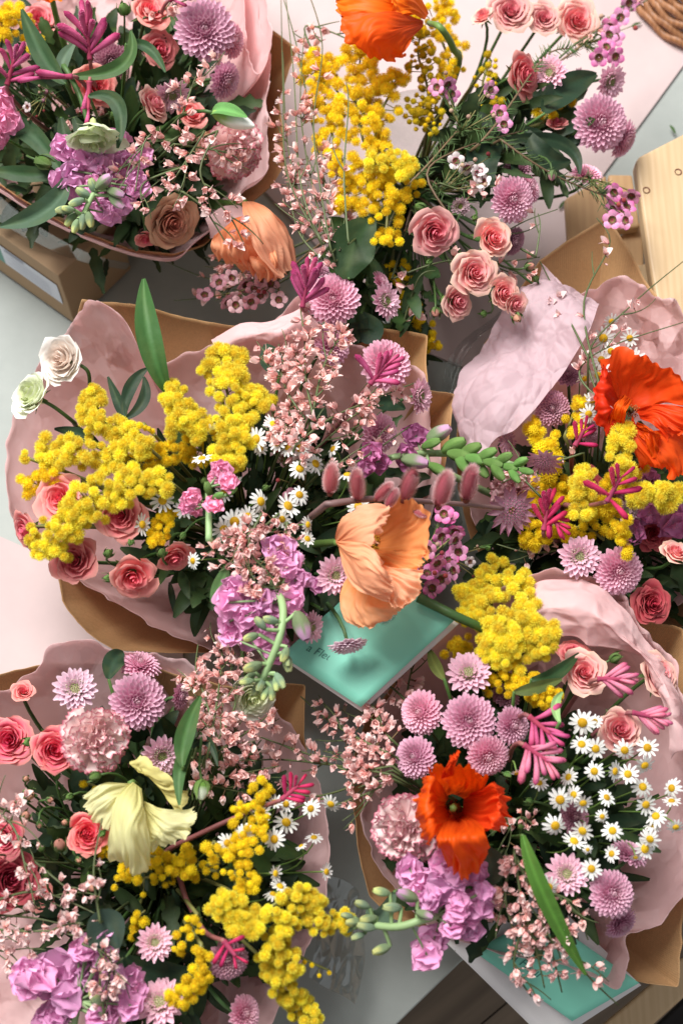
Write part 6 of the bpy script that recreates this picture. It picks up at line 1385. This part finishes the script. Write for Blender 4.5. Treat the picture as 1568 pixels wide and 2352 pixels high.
stock('B', [(940, 2000, 1.1), (980, 2020, 1.1), (1010, 2050, 1.2), (1050, 2040), (1085, 2070, 1.2), (1060, 2100, 1.1), (1030, 2090), (960, 2050), (1090, 2010, 1.1), (1020, 1990), (985, 2165, 1.35), (1060, 2130), (1110, 2050, .9), (1040, 2120)],
      [(880, 2050, 170, 1.1), (905, 2085, 180, 1.2), (850, 2110, 190, 1.1), (845, 2130, 170, 1.2), (835, 2080, 160), (815, 2120, 180), (880, 2180, 200, 1.2), (825, 2150, 200, .9), (940, 2060, 160, 1.4, 'lbud'), (970, 2100, -20, 1.1, 'lbud'), (800, 2105, 170, .8), (800, 2135, 190, .8)],
      'lilac stock flower with green bud spike pointing left between the lower bouquets', 54, 'stockL', .02, stalk=[(1040, 2090, -.02), (975, 2112, .016), (910, 2130, .025), (830, 2122, .02)], srad=.0042, bz=.018)
stock('L', [(120, 2245, 2.1), (70, 2260, 1.4), (165, 2300, 1.5), (200, 2230, 1.3), (230, 2190, 1.2), (260, 2270, 1.4), (220, 2330, 1.3), (290, 2310, 1.2), (190, 2180, 1.1), (310, 2250), (110, 2330, 1.3), (260, 2170)],
      [(240, 2340, 150, 1.6, 'lbud'), (225, 2300, 120, 1.5)], 'big lilac stock blossoms in the bottom left corner', 48, 'stockL', .015, stalk=[(180, 2300), (170, 2360)])
stock('T', [(0, 250, 1.1), (20, 280), (-10, 320), (10, 230)], [], 'bright pink stock flower at the left edge', 42, 'almond', .02)
stock('R', [(1480, 1110, 1.2), (1520, 1160, 1.3), (1550, 1210, 1.2), (1490, 1180), (1450, 1220)], [], 'dark magenta stock flower below the red poppy', 44, 'stockM', -.02)
stock('C', [(955, 1000, 1.0), (935, 1050, 1.0), (850, 1040, .9), (840, 1070, .8), (870, 1060, .9)], [(1000, 1000, 30, 1.7, 'lbud'), (945, 1058, -10, 1.7, 'lbud'), (985, 1020, 20, 1.2, 'snap'), (1000, 1075, -30, 1.3, 'snap')], 'purple snapdragon blossoms right of the lilac chrysanthemum', 40, 'stockM', .0, stalk=[(900, 1050), (980, 1040), (1080, 1045)])
stock('R', [], [(1035 + k * 13, 1042 + k * 3 + (k % 3 - 1) * 15, (38, 0, -38)[k % 3] - 12, 1.5 - k * .05, 'snap') for k in range(14)], 'green snapdragon bud spike reaching right between two bouquets', 40, 'stockL', .045, bs=26, stalk=[(930, 1042), (1040, 1042), (1130, 1055), (1200, 1075)], srad=.004)
stock('C', [(510, 1080, .85), (500, 1095, .8), (525, 1105, .8), (440, 1145, .8), (428, 1160, .7), (490, 1155, .8), (450, 1170, .6)], [(478, 1125, 100, .9, 'snap'), (498, 1140, 20, .8, 'snap'), (530, 1130, 40, .8, 'snap')], 'bright pink double almond blossom among chamomile', 38, 'almond', .035, stalk=[(480, 1240), (478, 1120)])
stock('C', [(730, 1340, .9), (700, 1330, .8)], [(655, 1332, 180, 1.0)], 'half open lilac stock blossom left of the green hearted chrysanthemum', 34, 'stockL', .02)
# ------------------------------------------------------------------ pussy willow
t = thing('pussy_willow_branch', 'pussy willow', '', BIND['C'] + jit(), (950, 1130)); t['label'] = 'pussy willow branch with furry dusty pink catkins above the huge peach poppy'; L = t.location
q = spray_curve('C', [(750, 1158), (850, 1146), (950, 1150), (1060, 1158), (1155, 1168)], .065); cur = catmull(q, 20)
b = MB(); b.tube(bez(Vector((0, 0, 0)), (cur[0] - L) * .7, cur[0] - L, 6)[:-1] + [v - L for v in cur], lambda u: lerp(.0035, .0022, u), 8, (.22, .13, .12)); link('branch', b.mesh('branch', 'stem'), t)
for (x, y, az, ln, dz) in [(757, 1135, 85, 75, -.01), (822, 1150, 93, 78, 0), (862, 1148, 45, 58, .005), (888, 1165, 60, 52, .01), (925, 1150, 70, 84, .008), (1006, 1165, 74, 92, .012), (1070, 1150, 78, 88, .01), (950, 1175, -20, 34, .01)]:
    p = zpos('C', x, y, .068 + dz); R, ax = facing(p, 72, az); ss = ln * .92 * PX(p); ch('catkin', rnd.choice(LIB['catkin']), t, p, R, (ss * .9, ss * .9, ss))
t = thing('thick_stem', 'stem', '', P(1190, 1500, .22), (1020, 1400)); t['label'] = 'thick ribbed green stem crossing from the peach poppy to the bright mimosa'; L = t.location
q = [P(960, 1372, .268), P(1000, 1392, .268), P(1048, 1416, .268), P(1120, 1450, .25), P(1190, 1500, .22)]
link('stalk', stem_mesh([v - L for v in catmull(q, 20)], .0048, .004, (.05, .12, .03), 'stalk', 9), t)
# ------------------------------------------------------------------ astrantia
for x, y, r, tl, az, dz, lk in [(1250, 1055, 46, 50, -100, .03, 'pale astrantia star with pink bracts beside mimosa'), (1172, 1170, 62, 25, -40, .02, 'large dusky purple astrantia right of the pussy willow'), (1160, 1015, 30, 40, 0, -.01, 'small dark astrantia below the tissue flap')]:
    p = zpos('R', x, y, dz); R, ax = facing(p, tl, az); s = r * PX(p); t = thing('astrantia', 'astrantia', lk, BIND['R'] + jit(), (x, y)); t['label'] = lk
    ch('bloom', LIB['astra'][0], t, p, R, s); add_stem(t, p, ax, 'R', .0012)
for k, (x, y, a_) in enumerate([(1461, 55, .4), (1544, 296, 2.0), (1290, 470, 1.0), (60, 640 + 330, 2.6)]):
    p = P(x, y, .0075); b = MB(); e = Vector((math.cos(a_), math.sin(a_), 0)) * .007
    leaf_shape(b, -e, Vector((0, 0, .002)), e, .0016, (.05, .09, .03), nrm=Vector((0, 0, 1)), nu=2, nv=8)
    o = link('fallen_leaf', b.mesh('fallen_leaf', 'leaf')); o.location = p
    set_thing(o, 'leaf', ['tiny fallen leaf on pink paint near the wicker basket', 'tiny fallen leaf on pale grey paint above the stool', 'tiny fallen leaf on pink paint beside the full chrysanthemum', 'tiny fallen leaf on grey paint left of the ranunculus flowers'][k], 'fallen leaves on the table')
# white tulip bud
p = zpos('T', 490, 258, .045); R, ax = facing(p, 72, -18, 0); s = 60 * PX(p)
t = thing('tulip_bud', 'tulip', '', BIND['T'] + jit(), (530, 262)); t['label'] = 'closed white tulip bud with green base lying on pink tissue'
b = MB()
def f(u, v):
    a = u * 2 * pi; Rr = .38 * math.sin(clamp(v * .93 + .05) * pi) ** .62 * (1 - .25 * v) * (1 + .07 * math.cos(3 * a)); return (Rr * math.cos(a), Rr * math.sin(a), v * 1.75)
b.grid(f, 18, 14, lambda u, v: mix((.30, .48, .12), (.88, .90, .84), clamp((v - .2) * 3.2 - .5 * (math.cos(u * 18.85) > .3))), True)
ch('bud', b.mesh('bud', 'petal'), t, p, R, s); b = MB(); leaf_shape(b, Vector((0, -.1, -.1)), Vector((0, .6, .3)), Vector((0, .42, 1.5)), .32, (.13, .28, .08), fold=.4, nrm=Vector((0, 1, 0))); ch('sheath', b.mesh('sheath', 'leaf'), t, p, R, s)
add_stem(t, p, ax, 'T', .0025)
# ------------------------------------------------------------------ big single leaves
G1 = (.024, .058, .02); G2 = (.045, .10, .028); DK = (.018, .04, .02); EU = (.075, .12, .075)
leaf('C', [(385, 900, -.03), (345, 780, .02), (330, 640, .05)], 28, 'tall broad pointed green leaf standing before the kraft corner', (.04, .10, .025), .03, .5)
leaf('C', [(290, 960), (275, 930), (248, 865)], 12, 'narrow dark leaf left of the tall pointed leaf', DK, -.02); leaf('C', [(285, 960), (300, 890), (340, 845)], 14, 'narrow dark leaf curving up toward the kraft paper', DK, -.02); leaf('C', [(290, 960), (330, 920), (330, 865)], 13, 'short narrow dark leaf under the curving one', DK, -.02)
leaf('C', [(230, 1030), (190, 1000), (125, 985)], 14, 'narrow dark leaf below the white ranunculus', DK, -.02); leaf('C', [(640, 860), (625, 830), (610, 790)], 26, 'rounded dark leaf behind the pink broom', DK, -.01)
leaf('C', [(520, 1300), (505, 1350), (485, 1385)], 18, 'small oval green leaf left of the lilac stock', (.10, .20, .07), .02); leaf('C', [(850, 930), (890, 925), (930, 940)], 18, 'glossy dark lobed leaf behind the broom', DK, .0); leaf('C', [(740, 1400), (760, 1350), (740, 1290)], 26, 'dark chrysanthemum leaf above the mint card', DK, -.02)
leaf('L', [(420, 1760), (425, 1690), (460, 1600)], 21, 'broad upright green leaf beside the pink broom', G2, .04, .5); leaf('L', [(440, 1720), (415, 1760), (412, 1850)], 15, 'narrow bent green leaf right of the chrysanthemum', G2, .03); leaf('L', [(420, 1740), (470, 1700), (500, 1760)], 10, 'thin dark grass leaf arching over broom', DK, .02)
leaf('L', [(215, 2180), (245, 2130), (270, 2180)], 42, 'round dark eucalyptus leaf above the lilac stock', (.035, .06, .045), .03, .1); leaf('L', [(290, 2200), (360, 2240), (450, 2230)], 40, 'dark lobed leaf between chrysanthemums at the bottom', DK, -.02)
leaf('L', [(250, 1560), (262, 1520), (285, 1500)], 24, 'dark lobed leaf behind the large round chrysanthemum', DK, -.01)
leaf('B', [(1200, 1920), (1250, 2060), (1345, 2240)], 20, 'long bright green pointed leaf running down to the mint card', (.075, .20, .03), .03, .55); leaf('B', [(1110, 1950), (1125, 1990), (1100, 2040)], 32, 'grey green curled leaf beside the orange poppy', EU, .0, .5); leaf('B', [(905, 2050), (870, 2110), (845, 2080)], 22, 'grey green curled leaf at the kraft paper edge', EU, -.01, .5)
leaf('B', [(1220, 1560), (1270, 1550), (1330, 1500)], 16, 'narrow green rose leaf below the mimosa', G1, .01); leaf('B', [(1180, 1590), (1230, 1580), (1290, 1560)], 14, 'narrow olive rose leaf below the mimosa', (.10, .14, .04), .01); leaf('B', [(1285, 1660), (1275, 1620), (1292, 1590)], 10, 'small pale green leaf tip above kangaroo paw', (.25, .40, .15), .04)
leaf('B', [(1020, 1560), (1000, 1530), (985, 1490)], 13, 'serrated olive leaf beside the open chrysanthemum', (.16, .20, .05), .01)
leaf('T', [(150, 190), (100, 130), (50, 20)], 22, 'long green leaf under the large kangaroo paw', G1, .03, .4); leaf('T', [(150, 185), (145, 140), (175, 95)], 15, 'grey green leaf behind the large kangaroo paw', EU, .02); leaf('T', [(160, 175), (280, 150), (300, 70)], 17, 'curled green leaf right of the large kangaroo paw', G2, .05, .5); leaf('T', [(290, 100), (340, 110), (380, 165)], 12, 'narrow green leaf right of the kangaroo paw', G1, .04)
leaf('T', [(205, 220), (270, 240), (270, 340)], 17, 'drooping green leaf right of the coral rose', G1, .05); leaf('T', [(140, 270), (160, 340), (190, 380)], 19, 'dark green leaf left of the pale green ranunculus', G1, .0); leaf('T', [(170, 270), (210, 330), (250, 350)], 22, 'dark green leaf behind the pale green ranunculus', G1, .0)
leaf('T', [(-20, 300), (60, 300), (150, 410)], 24, 'broad dark green leaf at the left edge', G1, .0); leaf('T', [(-20, 390), (60, 400), (165, 400)], 18, 'long dark green leaf pointing right at the left edge', G1, .01); leaf('T', [(150, 410), (110, 480), (0, 520)], 26, 'large curled dark leaf hanging over the tissue', (.05, .09, .05), .03, .6)
leaf('V', [(800, 640), (810, 570), (860, 500)], 52, 'broad dark leaf above the round lilac chrysanthemum', (.022, .045, .015), .0, .2); leaf('V', [(1250, 260), (1290, 210), (1370, 170)], 34, 'dark lobed leaf between two lilac chrysanthemums', DK, -.01, .4); leaf('V', [(1210, 300), (1250, 360), (1310, 370)], 26, 'dark lobed leaf below the chrysanthemum stem', DK, -.02); leaf('V', [(1150, 330), (1110, 360), (1130, 430)], 40, 'dark lobed leaf above the full chrysanthemum', DK, -.03)
leaf('V', [(1160, 320), (1290, 330), (1330, 400)], 16, 'dark narrow leaf leading to the drooping chrysanthemum', DK, -.02); leaf('V', [(830, 720), (850, 760), (800, 745)], 30, 'dark leaf right of the round lilac chrysanthemum', DK, -.03)
# ------------------------------------------------------------------ labels
for o, lk, ps in THINGS:
    if o.name.startswith('kangaroo_paw') and 'label' not in o.keys(): o['label'] = lk
LM = [(868, 1290, 'huge peach poppy'), (1478, 940, 'large red orange poppy'), (1058, 1870, 'orange bowl poppy'), (318, 1860, 'pale yellow poppy'), (870, 60, 'orange top edge poppy'), (590, 560, 'half hidden peach poppy'),
      (540, 262, 'white tulip bud'), (106, 865, 'cream ranunculus pair'), (880, 1530, 'middle mint card'), (1290, 2280, 'lower mint card'), (700, 630, 'standing kangaroo paw'), (350, 760, 'tall pointed leaf'), (800, 1000, 'furry pussy willow'),
      (1172, 1170, 'large dusky astrantia'), (226, 1704, 'frilled pink carnation'), (120, 2245, 'bottom left stock'), (1380, 285, 'big top right chrysanthemum'), (200, 400, 'top left lilac stock'), (1240, 820, 'crumpled tissue flap'), (1300, 2010, 'lower open chrysanthemum'), (1030, 2060, 'lilac stock'), (600, 1480, 'drooping bud spike')]
DIRN = ['right of', 'above right of', 'above', 'above left of', 'left of', 'below left of', 'below', 'below right of']
grp = {}
for o, look, (x, y) in THINGS:
    if 'label' in o.keys(): continue
    d, lx, ly, nm = min((math.hypot(x - a, y - b_), a, b_, n_) for a, b_, n_ in LM)
    k = int(round(math.degrees(math.atan2(ly - y, x - lx)) / 45)) % 8
    grp.setdefault((look, nm, DIRN[k]), []).append((d, o))
ORD = ['nearest'] + [w_ + ' nearest' for w_ in 'second third fourth fifth sixth seventh eighth ninth tenth eleventh twelfth thirteenth fourteenth fifteenth sixteenth seventeenth eighteenth nineteenth twentieth'.split()]
for (look, nm, dr), lst in grp.items():
    lst.sort(key=lambda q: q[0])
    for i, (d, o) in enumerate(lst):
        o['label'] = ('%s %s the %s' % (look, dr, nm)) if len(lst) == 1 else '%s, %s %s the %s' % (look, ORD[i], dr, nm)
from collections import Counter
gc = Counter(o.get('group') for o, _, _ in THINGS)
